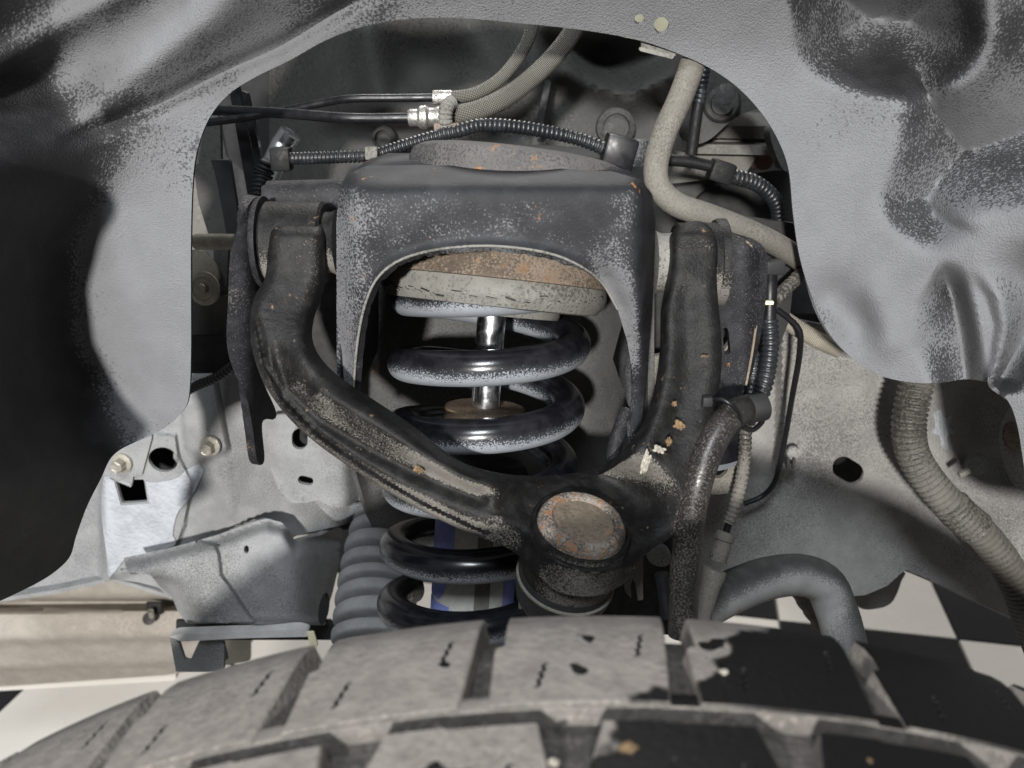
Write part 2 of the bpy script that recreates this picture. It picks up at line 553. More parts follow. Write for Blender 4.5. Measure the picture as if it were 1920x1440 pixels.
M['rubber_dust'] = dusty('dusty_rubber', (0.045, 0.042, 0.036), (0.205, 0.20, 0.183), cover=0.68, big=22, bigamp=1.1, fine=560, soft=0.09, rough=0.8, bump=0.5, bumpscale=400)
M['cap'] = dusty('joint_cap', (0.07, 0.055, 0.04), (0.17, 0.14, 0.105), cover=0.6, big=30, bigamp=1.0, fine=500, soft=0.16, rough=0.6, rust=(.16,.09,.045), rustamt=.12, bump=0.3)
M['ring'] = dusty('rusty_ring', (0.035, 0.028, 0.024), (0.23, 0.205, 0.18), cover=0.42, big=40, bigamp=2.2, fine=800, soft=0.1, rough=0.75, rust=(0.26, 0.11, 0.035), rustamt=0.36, rustcol2=(0.20, 0.12, 0.07), bump=0.9, bumpscale=600, bdist=.0014)
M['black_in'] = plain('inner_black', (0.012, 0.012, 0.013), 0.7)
M['chrome'] = plain('chrome', (0.86, 0.88, 0.92), 0.24, 1.0, 0.03, 40, 0.0)
M['zinc'] = dusty('zinc_steel', (0.33, 0.31, 0.26), (0.46, 0.44, 0.38), cover=0.5, big=60, fine=1260, rough=0.4, metal=0.6, rust=(0.25, 0.14, 0.06), rustamt=0.08, bump=0.2)
M['steel'] = dusty('bright_fitting', (0.45, 0.44, 0.42), (0.40, 0.38, 0.34), cover=0.35, big=60, fine=1050, rough=0.3, metal=0.85, bump=0.15)
M['pipe_black'] = plain('black_pipe', (0.010, 0.010, 0.012), 0.38, 0, 0.3, 60, 0.05, 0.35)
M['conduit'] = dusty('conduit_plastic', (0.010, 0.011, 0.013), (0.11, 0.11, 0.115), cover=0.15, big=16, bigamp=1.1, fine=840, soft=0.12, rough=0.36, bump=0.1, spec=0.5, film=.15)
M['conduit_dust'] = dusty('conduit_dusty', (0.022, 0.021, 0.02), (0.135, 0.126, 0.11), cover=0.58, big=18, bigamp=1.6, fine=630, soft=0.12, rough=0.32, bump=0.2, film=.3)
M['hose'] = dusty('hose_rubber', (0.011, 0.0105, 0.010), (0.11, 0.097, 0.085), cover=0.22, big=14, bigamp=1.4, fine=900, soft=0.14, rough=0.3, bump=0.15, film=.2)
M['pipe_tan'] = dusty('dusty_pipe', (0.06, 0.055, 0.048), (0.185, 0.173, 0.15), cover=0.66, big=14, bigamp=1.0, fine=950, soft=0.14, rough=0.65, bump=0.4, bumpscale=700, film=.45)
M['bar'] = dusty('bar_paint', (0.045, 0.045, 0.044), (0.36, 0.355, 0.345), cover=1.2, big=14, bigamp=0.9, fine=1000, soft=0.12, rough=0.5, bump=0.3, facing=1.2, sdir=(-.2, -.6, -.8), film=.6)
M['boot'] = dusty('boot_rubber', (0.05, 0.051, 0.053), (0.27, 0.275, 0.28), cover=0.85, big=14, bigamp=0.7, fine=900, soft=0.25, rough=0.6, bump=0.2, facing=.15, film=.7)
M['tire'] = dusty('tire_rubber', (0.060, 0.055, 0.05), (0.228, 0.207, 0.189), cover=0.88, big=24, bigamp=1.0, fine=420, soft=0.2, rough=0.6, drough=0.8, bump=0.5, bumpscale=300, bdist=0.0010, mott=0.35, outer=-0.80, film=.4)  # outer thins the dust on groove walls: their shade put into the colour
def darken_tire(m):
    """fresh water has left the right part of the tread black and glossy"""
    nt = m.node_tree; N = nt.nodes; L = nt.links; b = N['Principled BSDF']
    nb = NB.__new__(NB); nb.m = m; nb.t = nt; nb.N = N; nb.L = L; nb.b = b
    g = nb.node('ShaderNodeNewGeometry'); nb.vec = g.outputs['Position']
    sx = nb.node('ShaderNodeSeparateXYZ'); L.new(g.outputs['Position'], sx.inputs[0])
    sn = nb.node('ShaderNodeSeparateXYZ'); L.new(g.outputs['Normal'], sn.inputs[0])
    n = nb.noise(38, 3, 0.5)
    # the dark edge runs slightly aslant across the tread
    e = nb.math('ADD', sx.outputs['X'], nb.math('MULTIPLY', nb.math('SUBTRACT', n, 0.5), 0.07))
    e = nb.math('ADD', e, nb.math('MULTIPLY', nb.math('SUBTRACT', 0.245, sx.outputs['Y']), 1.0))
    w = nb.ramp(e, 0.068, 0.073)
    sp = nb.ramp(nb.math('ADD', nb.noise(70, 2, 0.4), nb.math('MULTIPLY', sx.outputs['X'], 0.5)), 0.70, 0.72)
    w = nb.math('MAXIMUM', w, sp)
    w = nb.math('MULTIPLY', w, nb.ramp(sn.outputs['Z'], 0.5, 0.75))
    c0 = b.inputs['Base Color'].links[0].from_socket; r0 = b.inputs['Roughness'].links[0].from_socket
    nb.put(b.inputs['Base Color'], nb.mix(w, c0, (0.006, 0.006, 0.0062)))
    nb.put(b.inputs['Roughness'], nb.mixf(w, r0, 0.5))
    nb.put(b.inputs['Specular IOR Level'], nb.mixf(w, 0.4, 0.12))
darken_tire(M['tire'])
M['tire_in'] = dusty('tire_groove', (0.018, 0.017, 0.016), (0.10, 0.092, 0.085), cover=0.4, big=22, bigamp=0.8, fine=420, soft=0.2, rough=0.75, bump=0.3, bumpscale=260)
M['engine'] = dusty('engine_cast', (0.028, 0.028, 0.027), (0.068, 0.066, 0.063), cover=0.6, big=10, bigamp=1.0, fine=336, soft=0.15, rough=0.5, bump=0.4, bumpscale=200)
M['dome'] = dusty('mount_dome', (0.020, 0.020, 0.022), (0.105, 0.10, 0.097), cover=0.5, big=20, bigamp=1.6, fine=760, soft=0.09, rough=0.6, rust=(0.13, 0.075, 0.04), rustamt=0.14, bump=0.5)
_x = dusty('mount_dome_old', (0.022, 0.022, 0.024), (0.14, 0.135, 0.13), cover=0.5, big=20, bigamp=1.6, fine=760, soft=0.09, rough=0.6, rust=(0.22, 0.12, 0.05), rustamt=0.16, bump=0.5)
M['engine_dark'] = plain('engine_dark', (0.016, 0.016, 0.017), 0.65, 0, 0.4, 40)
M['alu'] = dusty('aluminium_cast', (0.10, 0.097, 0.09), (0.18, 0.172, 0.155), cover=0.55, big=16, bigamp=1.0, fine=420, soft=0.12, rough=0.5, metal=0.2, bump=0.3)
M['beige'] = dusty('beige_paint', (0.20, 0.175, 0.14), (0.43, 0.395, 0.35), cover=0.8, big=10, bigamp=0.9, fine=420, soft=0.2, rough=0.45, bump=0.15)
M['cream'] = plain('cream_paint', (0.80, 0.74, 0.52), 0.4)
M['body_white'] = dusty('shock_white', (0.20, 0.19, 0.16), (0.60, 0.60, 0.56), cover=0.82, big=26, bigamp=0.9, fine=798, soft=0.12, rough=0.5, rust=(0.30, 0.28, 0.16), rustamt=0.16, rustcol2=(0.22, 0.21, 0.14), bump=0.15)
M['decal_blue'] = dusty('shock_blue', (0.13, 0.17, 0.50), (0.30, 0.34, 0.62), cover=0.5, big=40, fine=800, soft=0.12, rough=0.4, bump=0.1)
M['bumpstop'] = dusty('bump_stop_foam', (0.07, 0.045, 0.027), (0.26, 0.19, 0.13), cover=0.5, big=40, bigamp=1.2, fine=900, soft=0.1, rough=0.85, bump=0.8, bumpscale=600, bdist=0.001)
M['braid'] = braid('braided_hose', (0.24, 0.225, 0.19), (0.035, 0.033, 0.03))
M['braid_tan'] = braid('braided_hose_pale', (0.55, 0.51, 0.42), (0.22, 0.20, 0.16), 0.0024)
M['debris'] = plain('dry_debris', (0.42, 0.39, 0.33), 0.85, 0, 0.6, 500, 0.8)
M['lip'] = dusty('lip_lit', (0.30, 0.30, 0.30), (0.60, 0.60, 0.60), cover=.9, big=14, fine=700, soft=.15, rough=.5)  # brighter than the rail paint: light on the shaded lip put into colour
M['debris_orange'] = plain('dry_leaf_bits', (0.20, 0.13, 0.065), 0.85, 0, 0.6, 500, 0.6)
M['red'] = plain('red_plastic', (0.10, 0.04, 0.03), 0.5)
M['tape'] = plain('black_tape', (0.012, 0.012, 0.013), 0.55, 0, 0.3, 90, 0.4, 0.25)
M['tile_black'] = plain('tile_black', (0.018, 0.018, 0.020), 0.12, 0, 0.3, 8, 0.02, 0.5)
M['tile_white'] = plain('tile_cream', (0.68, 0.65, 0.60), 0.18, 0, 0.06, 8, 0.02, 0.5)
M['grout'] = plain('grout', (0.16, 0.15, 0.14), 0.8)

# ------------------------------------------------------------------ floor
TS = 0.348 * CAMZ / 1.09; TA = math.radians(-10.8)
e1 = Vector((math.cos(TA), math.sin(TA), 0)); e2 = Vector((-math.sin(TA), math.cos(TA), 0))
TO = Vector((0.896, 1.498, 0)) * (CAMZ / 1.09)
floor = meshobj('floor', [(-6, -5, -0.008), (6, -5, -0.008), (6, 7, -0.008), (-6, 7, -0.008)], [(0, 1, 2, 3)], M['grout'], None, False)
setprops(floor, 'workshop floor of black and cream square tiles', 'floor', kind='structure')
def tile_mesh(nm, mat):
    bm = bmesh.new(); bmesh.ops.create_cube(bm, size=1.0)
    bmesh.ops.scale(bm, vec=(TS - 0.004, TS - 0.004, 0.012), verts=bm.verts)
    bmesh.ops.translate(bm, vec=(0, 0, -0.006), verts=bm.verts)
    top = [e for e in bm.edges if all(v.co.z > -0.001 for v in e.verts)]
    bmesh.ops.bevel(bm, geom=top, offset=0.0012, segments=1, affect='EDGES')
    me = bpy.data.meshes.new(nm); bm.to_mesh(me); bm.free(); me.materials.append(mat); return me
tm = [tile_mesh('tile_black', M['tile_black']), tile_mesh('tile_cream', M['tile_white'])]
for i in range(-8, 5):
    for j in range(-3, 6):
        o = bpy.data.objects.new('tile', tm[(i + j) % 2])
        COL.objects.link(o); o.parent = floor
        p = TO + e1 * TS * (i + 0.5) + e2 * TS * (j + 0.5)
        o.location = (p.x, p.y, 0); o.rotation_euler = (0, 0, TA)

# ------------------------------------------------------------------ fender liner
LIN = [(-62, 1152), (0, 1127), (70, 1093), (108, 1068), (132, 1042), (143, 1005), (163, 950), (188, 900), (214, 852), (268, 822), (312, 800),
       (345, 768), (355, 735), (358, 660), (358, 560), (358, 450), (361, 350), (369, 285), (392, 222), (430, 176), (480, 144), (545, 112),
       (610, 76), (680, 50), (760, 36), (850, 33), (960, 42), (1090, 56), (1200, 76), (1290, 108), (1345, 136), (1390, 170), (1430, 215),
       (1460, 265), (1479, 320), (1487, 400), (1499, 480), (1520, 550), (1550, 618), (1590, 665), (1640, 700), (1700, 716), (1760, 718),
       (1815, 711), (1860, 722), (1892, 755), (1908, 800), (1918, 860), (1935, 960), (1985, 1030), (2100, 1080), (2330, 1090),
       (2400, 600), (2400, 100), (2360, -160), (1700, -190), (900, -190), (200, -190), (-50, -170), (-55, 200), (-55, 700), (-55, 1000), (-60, 1120)]
FOLD = [(640, 20), (430, 140), (330, 215), (235, 300), (165, 400), (126, 480), (116, 560), (124, 640), (152, 730), (198, 830), (210, 900), (200, 1000), (160, 1080)]
def liner_depth(X, Y):
    D = np.full(X.shape, 0.525)
    op = LIN[1:52]
    # arch comes outward above the opening
    D -= 0.00022 * softplus(110 - Y, 40)
    # left: beyond the fold the liner turns outward
    s = side(X, Y, [(p[0], p[1]) for p in FOLD])   # right of travel direction (downwards) = left in the picture
    fade = sst((Y - 150) / 260)
    D -= 0.00066 * softplus(s, 20) * fade
    D -= 0.00030 * softplus(150 - X, 40) * (1 - fade)
    # ridges in the upper left corner
    C2 = [(760, -40), (640, 18), (530, 84), (420, 134), (300, 194), (200, 232), (120, 262)]
    s2 = side(X, Y, C2)      # >0 : above-left
    d2 = np.abs(s2)
    f2 = sst((760 - X) / 120) * sst((X - 90) / 120)
    D += 0.0075 * gauss(d2, 15) * f2
    D -= 0.015 * sst((s2 + 4) / 110) * f2 * sst((320 - s2) / 200)
    R2 = [(440, -30), (380, 40), (290, 118), (190, 195)]
    D -= 0.012 * gauss(seg_dist(X, Y, R2), 48)
    C1 = [(300, -50), (235, -5), (120, 62), (0, 132), (-80, 185)]
    d1 = side(X, Y, C1)
    D -= 0.010 * gauss(d1 - 14, 30)
    D += 0.007 * gauss(d1 + 70, 60)
    # right: two pressed pockets
    D -= 0.00016 * softplus(X - 1560, 60)
    bowl = [(1500, -90), (1488, 60), (1500, 110), (1545, 150), (1640, 178), (1720, 184), (1790, 160), (1835, 110), (1850, 40), (1820, -90)]
    b = sdist(X, Y, catmull(bowl, 5, True))
    bb = softplus(b, 6)
    D += .00056 * (bb - softplus(bb - 160, 20)) * sst((240 - Y) / 60)
    pk = [(1720, 120), (1700, 180), (1688, 250), (1672, 310), (1652, 370), (1668, 420), (1710, 455), (1755, 470), (1820, 440), (1900, 390), (2700, 300), (2700, -300), (1870, -300), (1862, 60), (1800, 160)]
    b = sdist(X, Y, catmull(pk, 5, True))
    bb = softplus(b, 7)
    D += .00044 * (bb - softplus(bb - 330, 25))
    # folds above the right lobe: slanting dark flanks, each ending in a ridge that faces the wheel
    L = np.interp(Y, [500, 570, 650, 725], [1755, 1706, 1698, 1738]); R = np.interp(Y, [500, 570, 640, 725], [1768, 1788, 1802, 1812])
    yf = sst((Y - 485) / 60)
    def saw(L, R, amp, fall): return amp * np.where(X < R, sst(np.clip((X - L) / (R - L), 0, 1) * .85) / sst(.85), sst(1 - (X - R) / fall))
    D += saw(L, R, .030, 46) * yf
    R2 = np.interp(Y, [500, 560, 610, 680, 725], [1812, 1846, 1860, 1850, 1838]); L2 = R + 12
    D += saw(np.minimum(L2, R2 - 16), R2, .007, 30) * sst((Y - 500) / 60)
    R3 = np.interp(Y, [420, 560, 640, 700, 760], [1960, 1950, 1915, 1880, 1860])
    D += saw(R2 + 16, np.maximum(R3, R2 + 30), .030, 70) * sst((Y - 440) / 90) * sst((745 - Y) / 40)
    D += 0.010 * gauss(seg_dist(X, Y, [(1560, 560), (1610, 610)]), 42)
    D -= 0.006 * gauss(seg_dist(X, Y, [(1640, 560), (1665, 640)]), 32)
    # rolled lip at the opening edge
    return D
liner = sheet('fender_liner', LIN, liner_depth, M['liner'], None, holes=[circ(1199, 37, 10), circ(1240, 48, 14, 16)], thick=0.0025, step=6.5, edge=6, lines=[([(760, -40), (640, 18), (530, 84), (420, 134), (300, 194), (200, 232)], [-24, -18, -12, -6, 0, 6, 12, 18, 24]), ([(1768, 500), (1788, 570), (1802, 640), (1810, 705)], [-9, -5, -2, 2, 5, 9]), ([(1846, 560), (1860, 610), (1850, 680), (1842, 705)], [-9, -5, -2, 2, 5, 9])])
setprops(liner, 'large dusty dark grey plastic fender liner around the opening', 'fender liner')
clip = thing('liner_clip', P(1238, 98, 0.52), 'small dusty metal clip on the liner edge above the bent tan pipe', 'clip')
sheet('plate', [(1204, 74), (1268, 92), (1266, 106), (1202, 92)], lambda X, Y: 0.521 + 0 * X, M['rubber_dust'], clip, thick=0.004, step=8, smooth=False, edge=5)
sheet('lip', [(1200, 88), (1264, 103), (1262, 111), (1198, 95)], lambda X, Y: 0.5165 + 0 * X, M['rubber_dust'], clip, thick=0.003, step=8, smooth=False, edge=5)
sheet('body_shell', [(1170, -10), (1290, 10), (1290, 90), (1170, 70)], 0.60, M['cream'], None, step=20, smooth=False)
setprops(bpy.data.objects['body_shell'], 'cream body panel glimpsed through two small holes in the liner', 'body')

# ------------------------------------------------------------------ engine bay backdrop
def eng_depth(X, Y):
    D = np.full(X.shape, 0.80)
    D += 0.03 * gauss(np.hypot((X - 795) / 1.0, (Y - 125) / 0.95), 75)
    D -= 0.022 * gauss(seg_dist(X, Y, [(690, 60), (720, 190), (800, 215), (880, 170)]), 36)
    D += 0.03 * sst((X - 1005) / 40) * sst((1500 - X) / 200)
    D -= 0.035 * gauss(seg_dist(X, Y, [(1060, 130), (1180, 180), (1260, 140)]), 30)
    D += 0.04 * gauss(np.hypot(X - 1130, Y - 110), 45)
    D -= 0.03 * gauss(seg_dist(X, Y, [(1040, 40), (1220, 60)]), 28)
    D += 0.0006 * softplus(640 - X, 14)
    D -= 0.02 * gauss(seg_dist(X, Y, [(880, 60), (940, 140), (900, 220)]), 50)
    D += 0.02 * gauss(seg_dist(X, Y, [(640, 260), (980, 250)]), 40)
    return D
eng = thing('engine_block', P(1000, 330, 0.80), 'dull grey cast engine side behind the suspension tower', 'engine')
sheet('casting', [(470, -120), (1340, -120), (1340, 560), (560, 560), (500, 330)], eng_depth, M['engine'], eng, thick=0.01, step=11, smooth=False)
for (x, y, r) in ((1150, 238, 30), (770, 200, 22), (725, 258, 18)):
    lathe('boss', [(r * 1.25 * MPP(y, .79), 0.012), (r * 1.2 * MPP(y, .79), 0.022), (r * .85 * MPP(y, .79), 0.026), (r * .80 * MPP(y, .79), 0.020), (0, 0.022)],
          P(x, y, 0.82), (0, -1, 0.05), M['engine'], eng, 32)
sheet('seam_rib', [(1022, 150), (1034, 150), (1012, 260), (1000, 260)], 0.775, M['engine_dark'], eng, thick=0.01, smooth=False)
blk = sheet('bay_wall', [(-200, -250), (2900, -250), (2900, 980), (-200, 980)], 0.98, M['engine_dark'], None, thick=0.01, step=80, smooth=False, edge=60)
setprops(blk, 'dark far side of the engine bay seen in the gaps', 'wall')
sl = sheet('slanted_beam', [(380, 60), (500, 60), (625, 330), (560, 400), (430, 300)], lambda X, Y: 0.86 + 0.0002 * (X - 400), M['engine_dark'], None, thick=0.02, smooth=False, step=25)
setprops(sl, 'dark slanted beam in the engine bay left of the engine', 'beam')

# right upper gap: alternator bracket etc.
g = thing('engine_bracket', P(1350, 300, 0.72), 'grey cast bracket with a big round bolt behind the bent tan pipe', 'bracket')
sheet('arm', [(1318, 130), (1400, 140), (1440, 190), (1380, 220), (1330, 262), (1300, 268), (1290, 240), (1310, 190)], lambda X, Y: 0.70 + 0.00008 * (X - 1300), M['engine'], g, thick=0.02, step=10)
lathe('round_bolt', [(.0145, 0), (.0145, .006), (.012, .010), (.0085, .011), (.008, .016), (0, .017)], P(1352, 192, 0.705), (-.15, -1, 0), M['engine'], g, 36)
sheet('beam', [(1290, 205), (1500, 215), (1500, 262), (1290, 258)], lambda X, Y: 0.75 + 0.0004 * np.abs(Y - 235), M['alu'], g, thick=0.03, step=12, smooth=False)
sheet('lower_rib', [(1290, 270), (1500, 274), (1500, 292), (1290, 288)], 0.74, M['alu'], g, thick=0.03, step=12, smooth=False)
sheet('web', [(1270, 285), (1420, 292), (1395, 330), (1250, 345)], 0.76, M['alu'], g, thick=0.01, step=12, smooth=False)
for pts, D, m, nm, lab in (
    ([(1340, 350), (1500, 330), (1500, 520), (1420, 500), (1300, 420)], 0.82, 'engine_dark', 'dark_housing', 'dark plastic housing in the gap right of the bent tan pipe'),
    ([(1445, 245), (1500, 240), (1500, 300), (1470, 320)], 0.70, 'engine', 'grey_stay', 'grey stay just inside the right edge of the liner opening'),
    ([(1412, 285), (1450, 290), (1440, 318), (1405, 310)], 0.79, 'red', 'red_connector', 'dark brownish red piece deep in the gap right of the tan pipe')):
    o = sheet(nm, pts, D, M[m], None, thick=0.02, step=14, smooth=True)
    setprops(o, lab, nm.split('_')[1])

# left upper gap
lg = [
 ('black_strap', [(428, 160), (446, 160), (492, 370), (470, 400), (458, 330)], 0.665, 'pipe_black', 'shiny black strap running down the left gap beside the foil'),
 ('black_bar', [(452, 170), (464, 175), (500, 345), (490, 370)], 0.66, 'pipe_black', 'thin black bar right of the black strap in the left gap'),
 ('grey_strip', [(362, 310), (395, 300), (415, 360), (440, 470), (400, 470), (372, 380)], 0.70, 'engine', 'grey brown flat strip with two rivets behind the left gap'),
 ('pale_plate', [(350, 318), (378, 318), (395, 380), (410, 460), (350, 470)], 0.74, 'alu', 'dull pale plate behind the grey strip in the left gap'),
 ('dark_strip', [(398, 300), (430, 300), (452, 440), (436, 480), (425, 440), (408, 350)], 0.69, 'black_in', 'matt black strip beside the grey strip in the left gap'),
 ('pale_patch', [(440, 380), (456, 382), (452, 420), (438, 418)], 0.72, 'alu', 'small pale patch low in the left gap between black straps'),
 ('grey_shield', [(350, 560), (430, 555), (430, 636), (350, 640)], 0.66, 'tower_in', 'smooth grey panel below the pin in the left gap'),
 ('dark_cover', [(350, 632), (440, 630), (440, 700), (350, 700)], 0.645, 'engine_dark', 'dark rounded cover above the corrugated wire in the left gap'),
 ('grey_shroud', [(385, 225), (412, 222), (415, 330), (375, 345), (372, 300)], 0.71, 'engine', 'grey shroud with stacked rings at the top of the left gap'),
 ('bent_strap', [(400, 465), (428, 465), (424, 560), (412, 560), (402, 510)], 0.665, 'tower_in', 'pale bent strap hanging below the pin in the left gap'),
]
for nm, pts, D, m, lab in lg:
    o = sheet(nm, pts, D, M[m], None, thick=0.006, step=10, smooth=False, edge=6)
    setprops(o, lab, nm.split('_')[1])
pin = lathe('pivot_pin', [(.0, 0), (.0045, .0004), (.0056, .002), (.0056, .030), (.0, .0302)], P(362, 453, 0.62), (1, 0, -.01), M['zinc'], None, 32)
setprops(pin, 'short pale steel pin pointing left out of the black mounting ear', 'pin')
ub = thing('stud_nut', P(385, 540, 0.64), 'dusty nut and round washer on a stud at the left liner edge', 'nut')
lathe('washer', [(.0125, 0), (.0125, .002), (.009, .0035), (.0085, .003), (.008, .0035)], P(385, 541, 0.642), (-.25, -1, .15), M['zinc'], ub, 32)
bolt(ub, 384, 540, 0.640, 20, M['zinc'], (-.25, -1, .1), 0.8, 'nut')
sheet('stay', [(362, 480), (378, 470), (405, 500), (408, 530), (372, 530), (360, 520)], 0.655, M['zinc'], ub, thick=.004, step=8)
foil = tube3('foil_pipe', [P(545, 250, .70), P(528, 275, .70), P(512, 310, .69), P(498, 345, .68)], .0085, M['chrome'], None, seg=24)
setprops(foil, 'bright polished pipe elbow in the left gap', 'pipe')
wr = tube3('tape_wrap', [P(502, 300, .665), P(494, 325, .665), P(488, 350, .66), P(484, 372, .655)], .0075, M['tape'], None, seg=18, corr=(.0035, .22))
setprops(wr, 'crumpled shiny black tape wrapped round a wire end in the left gap', 'tape')

cw = tube('corrugated_wire', [(340, 738, .64), (372, 722, .635), (405, 708, .63), (440, 684, .625)], 19, M['conduit'], None, corr=(.0036, .2), seg=18)
setprops(cw, 'short ribbed black wire crossing low in the left gap behind the liner', 'wire')
# ------------------------------------------------------------------ chassis rail
rail = thing('chassis_rail', P(960, 1100, 0.70), 'long dusty grey chassis rail with punched holes behind the spring', 'chassis rail')
RAIL_L = [(-150, 690), (700, 690), (1000, 690), (1000, 930), (760, 953), (640, 985), (560, 1003), (440, 1060), (320, 1125), (298, 1102), (260, 1092), (212, 1086), (100, 1112), (-150, 1150)]
def rail_l(X, Y):
    D = 0.70 + 0 * X
    # pressed triangle below the corrugated wire
    tri = [(330, 700), (405, 700), (432, 838), (424, 852), (372, 868), (345, 838)]
    D -= 0.010 * sst((sdist(X, Y, tri) + 3) / 12)
    # plate lower left
    pl = [(200, 800), (330, 815), (338, 860), (362, 900), (348, 985), (320, 1060), (205, 1085), (190, 985), (196, 880)]
    D -= 0.006 * sst((sdist(X, Y, pl) + 3) / 8)
    D += 0.014 * sst((200 - X) / 20)
    D -= 0.004 * gauss(seg_dist(X, Y, [(420, 870), (430, 960)]), 14)
    D -= 0.012 * sst((X - 690) / 60)
    D += 0.0020 * gauss(seg_dist(X, Y, [(190, 960), (220, 1090)]), 6)
    return D
sheet('left_web', RAIL_L, rail_l, M['rail'], rail, holes=[circ(306, 862, 28, 23, .25), [(217, 902), (246, 914), (250, 899), (270, 899), (277, 941), (229, 944)], [(225, 1066), (240, 1065), (242, 1072), (228, 1073)]],
      thick=.004, step=7, smooth=False, edge=7, lines=[([(405, 700), (432, 838)], [-6, -2, 0, 2, 6, 10]), ([(330, 815), (338, 860), (362, 900), (348, 985), (320, 1060)], [-6, -3, 0, 3, 6])])
RAIL_R = [(1150, 600), (1500, 600), (1700, 640), (2600, 640), (2600, 1480), (1900, 1160), (1740, 1086), (1697, 1068), (1664, 1098), (1622, 1116), (1592, 1118), (1560, 1100), (1340, 1118), (1150, 1010)]
def rail_r(X, Y):
    D = 0.685 + 0 * X
    D += 0.018 * sst((1466 - X) / 14) * sst((935 - Y) / 40)
    # lower flared part leans outward
    low = Y - np.interp(X, [1300, 1420, 1480, 1600, 1720, 1900], [985, 945, 930, 960, 990, 1010])
    D -= 0.00028 * softplus(low, 14)
    # the pocket at the right
    pk = [(1735, 690), (1745, 800), (1800, 890), (1870, 930), (1990, 930), (1990, 690)]
    D += 0.030 * sst((sdist(X, Y, pk) + 20) / 90)
    D -= 0.012 * gauss(seg_dist(X, Y, [(1660, 690), (1690, 860), (1790, 980)]), 40)
    D += 0.004 * gauss(seg_dist(X, Y, [(1380, 970), (1450, 930), (1470, 900)]), 16)
    return D
sheet('right_web', RAIL_R, rail_r, M['rail_r'], rail, holes=[slot(1590, 882, 31, 21, .55)], thick=.004, step=9, smooth=False, edge=7)
# closed box behind the webs
sheet('white_residue', [(1752, 775), (1764, 768), (1770, 784), (1784, 780), (1780, 800), (1790, 812), (1776, 818), (1778, 842), (1768, 838), (1764, 818), (1750, 812), (1756, 795)], lambda X, Y: rail_r(X, Y) - .0012, M['sealer'], rail, thick=.001, step=6, edge=4)
for nm, a, b, c, d in (('left_inner_wall', (-160, 680), (1010, 680), (1010, 950), (-160, 1090)), ('right_inner_wall', (1140, 590), (2140, 590), (2140, 1100), (1140, 970))):
    sheet(nm, [a, b, c, d], 0.79, M['black_in'], rail, thick=.004, step=60, smooth=False, edge=40)
def ledge(nm, poly, D0, D1, mat, par):
    vs = [P(x, y, D0) for x, y in poly]
    vs2 = []
    for v in vs: vs2.append(Vector((v.x, D1, v.z)))
    up = Vector((0, 0, .004))
    n = len(poly)
    V = vs + vs2 + [v + up for v in vs] + [v + up for v in vs2]
    fs = []
    for i in range(n - 1):
        fs += [(i, i + 1, n + i + 1, n + i), (2 * n + i, 3 * n + i, 3 * n + i + 1, 2 * n + i + 1), (i, 2 * n + i, 2 * n + i + 1, i + 1)]
    return meshobj(nm, V, fs, mat, par, True, 40)
ledge('left_floor', [(-150, 1150), (100, 1114), (212, 1090), (320, 1122), (440, 1058), (560, 1003), (760, 953), (1000, 930)], .703, .79, M['rail'], rail)
bolt(rail, 229, 868, .690, 25, M['zinc'], (-.15, -1, 0), 1.1)
bolt(rail, 394, 836, .686, 25, M['zinc'], (-.1, -1, 0), 1.1)
# bracket plates on the rail
sheet('sealer_patch', [(196, 892), (215, 902), (262, 898), (285, 905), (330, 897), (352, 880), (372, 872), (380, 885), (360, 930), (334, 960), (324, 1000), (328, 1022), (280, 1036), (238, 1046), (214, 1074), (203, 1080), (200, 1040), (190, 960)], lambda X, Y: rail_l(X, Y) - .0016, M['sealer'], rail,
      holes=[[(213, 899), (244, 911), (248, 896), (272, 896), (281, 944), (227, 948)], circ(306, 862, 32, 27, .25)], thick=.0012, step=6, edge=5)
sheet('bolt_plate', [(208, 852), (240, 834), (286, 816), (277, 850), (266, 890), (250, 893), (248, 908), (212, 897), (193, 892)], .691, M['rail'], rail, thick=.004, step=9, smooth=False, edge=6)
def box_d(X, Y):
    D = .668 + 0 * X
    D += .0011 * softplus(X - 648, 5)
    D += .0002 * softplus(520 - X, 8)
    return D
sheet('arm_bracket_plate', [(498, 780), (560, 775), (700, 790), (712, 860), (690, 900), (668, 945), (640, 952), (616, 948), (597, 938), (572, 943), (545, 944), (522, 918), (508, 880)],
      box_d, M['rail'], rail, holes=[slot(562, 823, 15, 20), slot(573, 901, 15, 8, .2)], thick=.004, step=8, smooth=False, edge=6)
sheet('foot', [(588, 936), (612, 934), (640, 948), (690, 945), (660, 965), (634, 976), (620, 970)], .680, M['rail'], rail, thick=.004, step=8, edge=5)
sheet('inner_dark', [(505, 790), (640, 790), (640, 935), (530, 930)], .69, M['black_in'], rail, thick=.002, step=20, smooth=False)

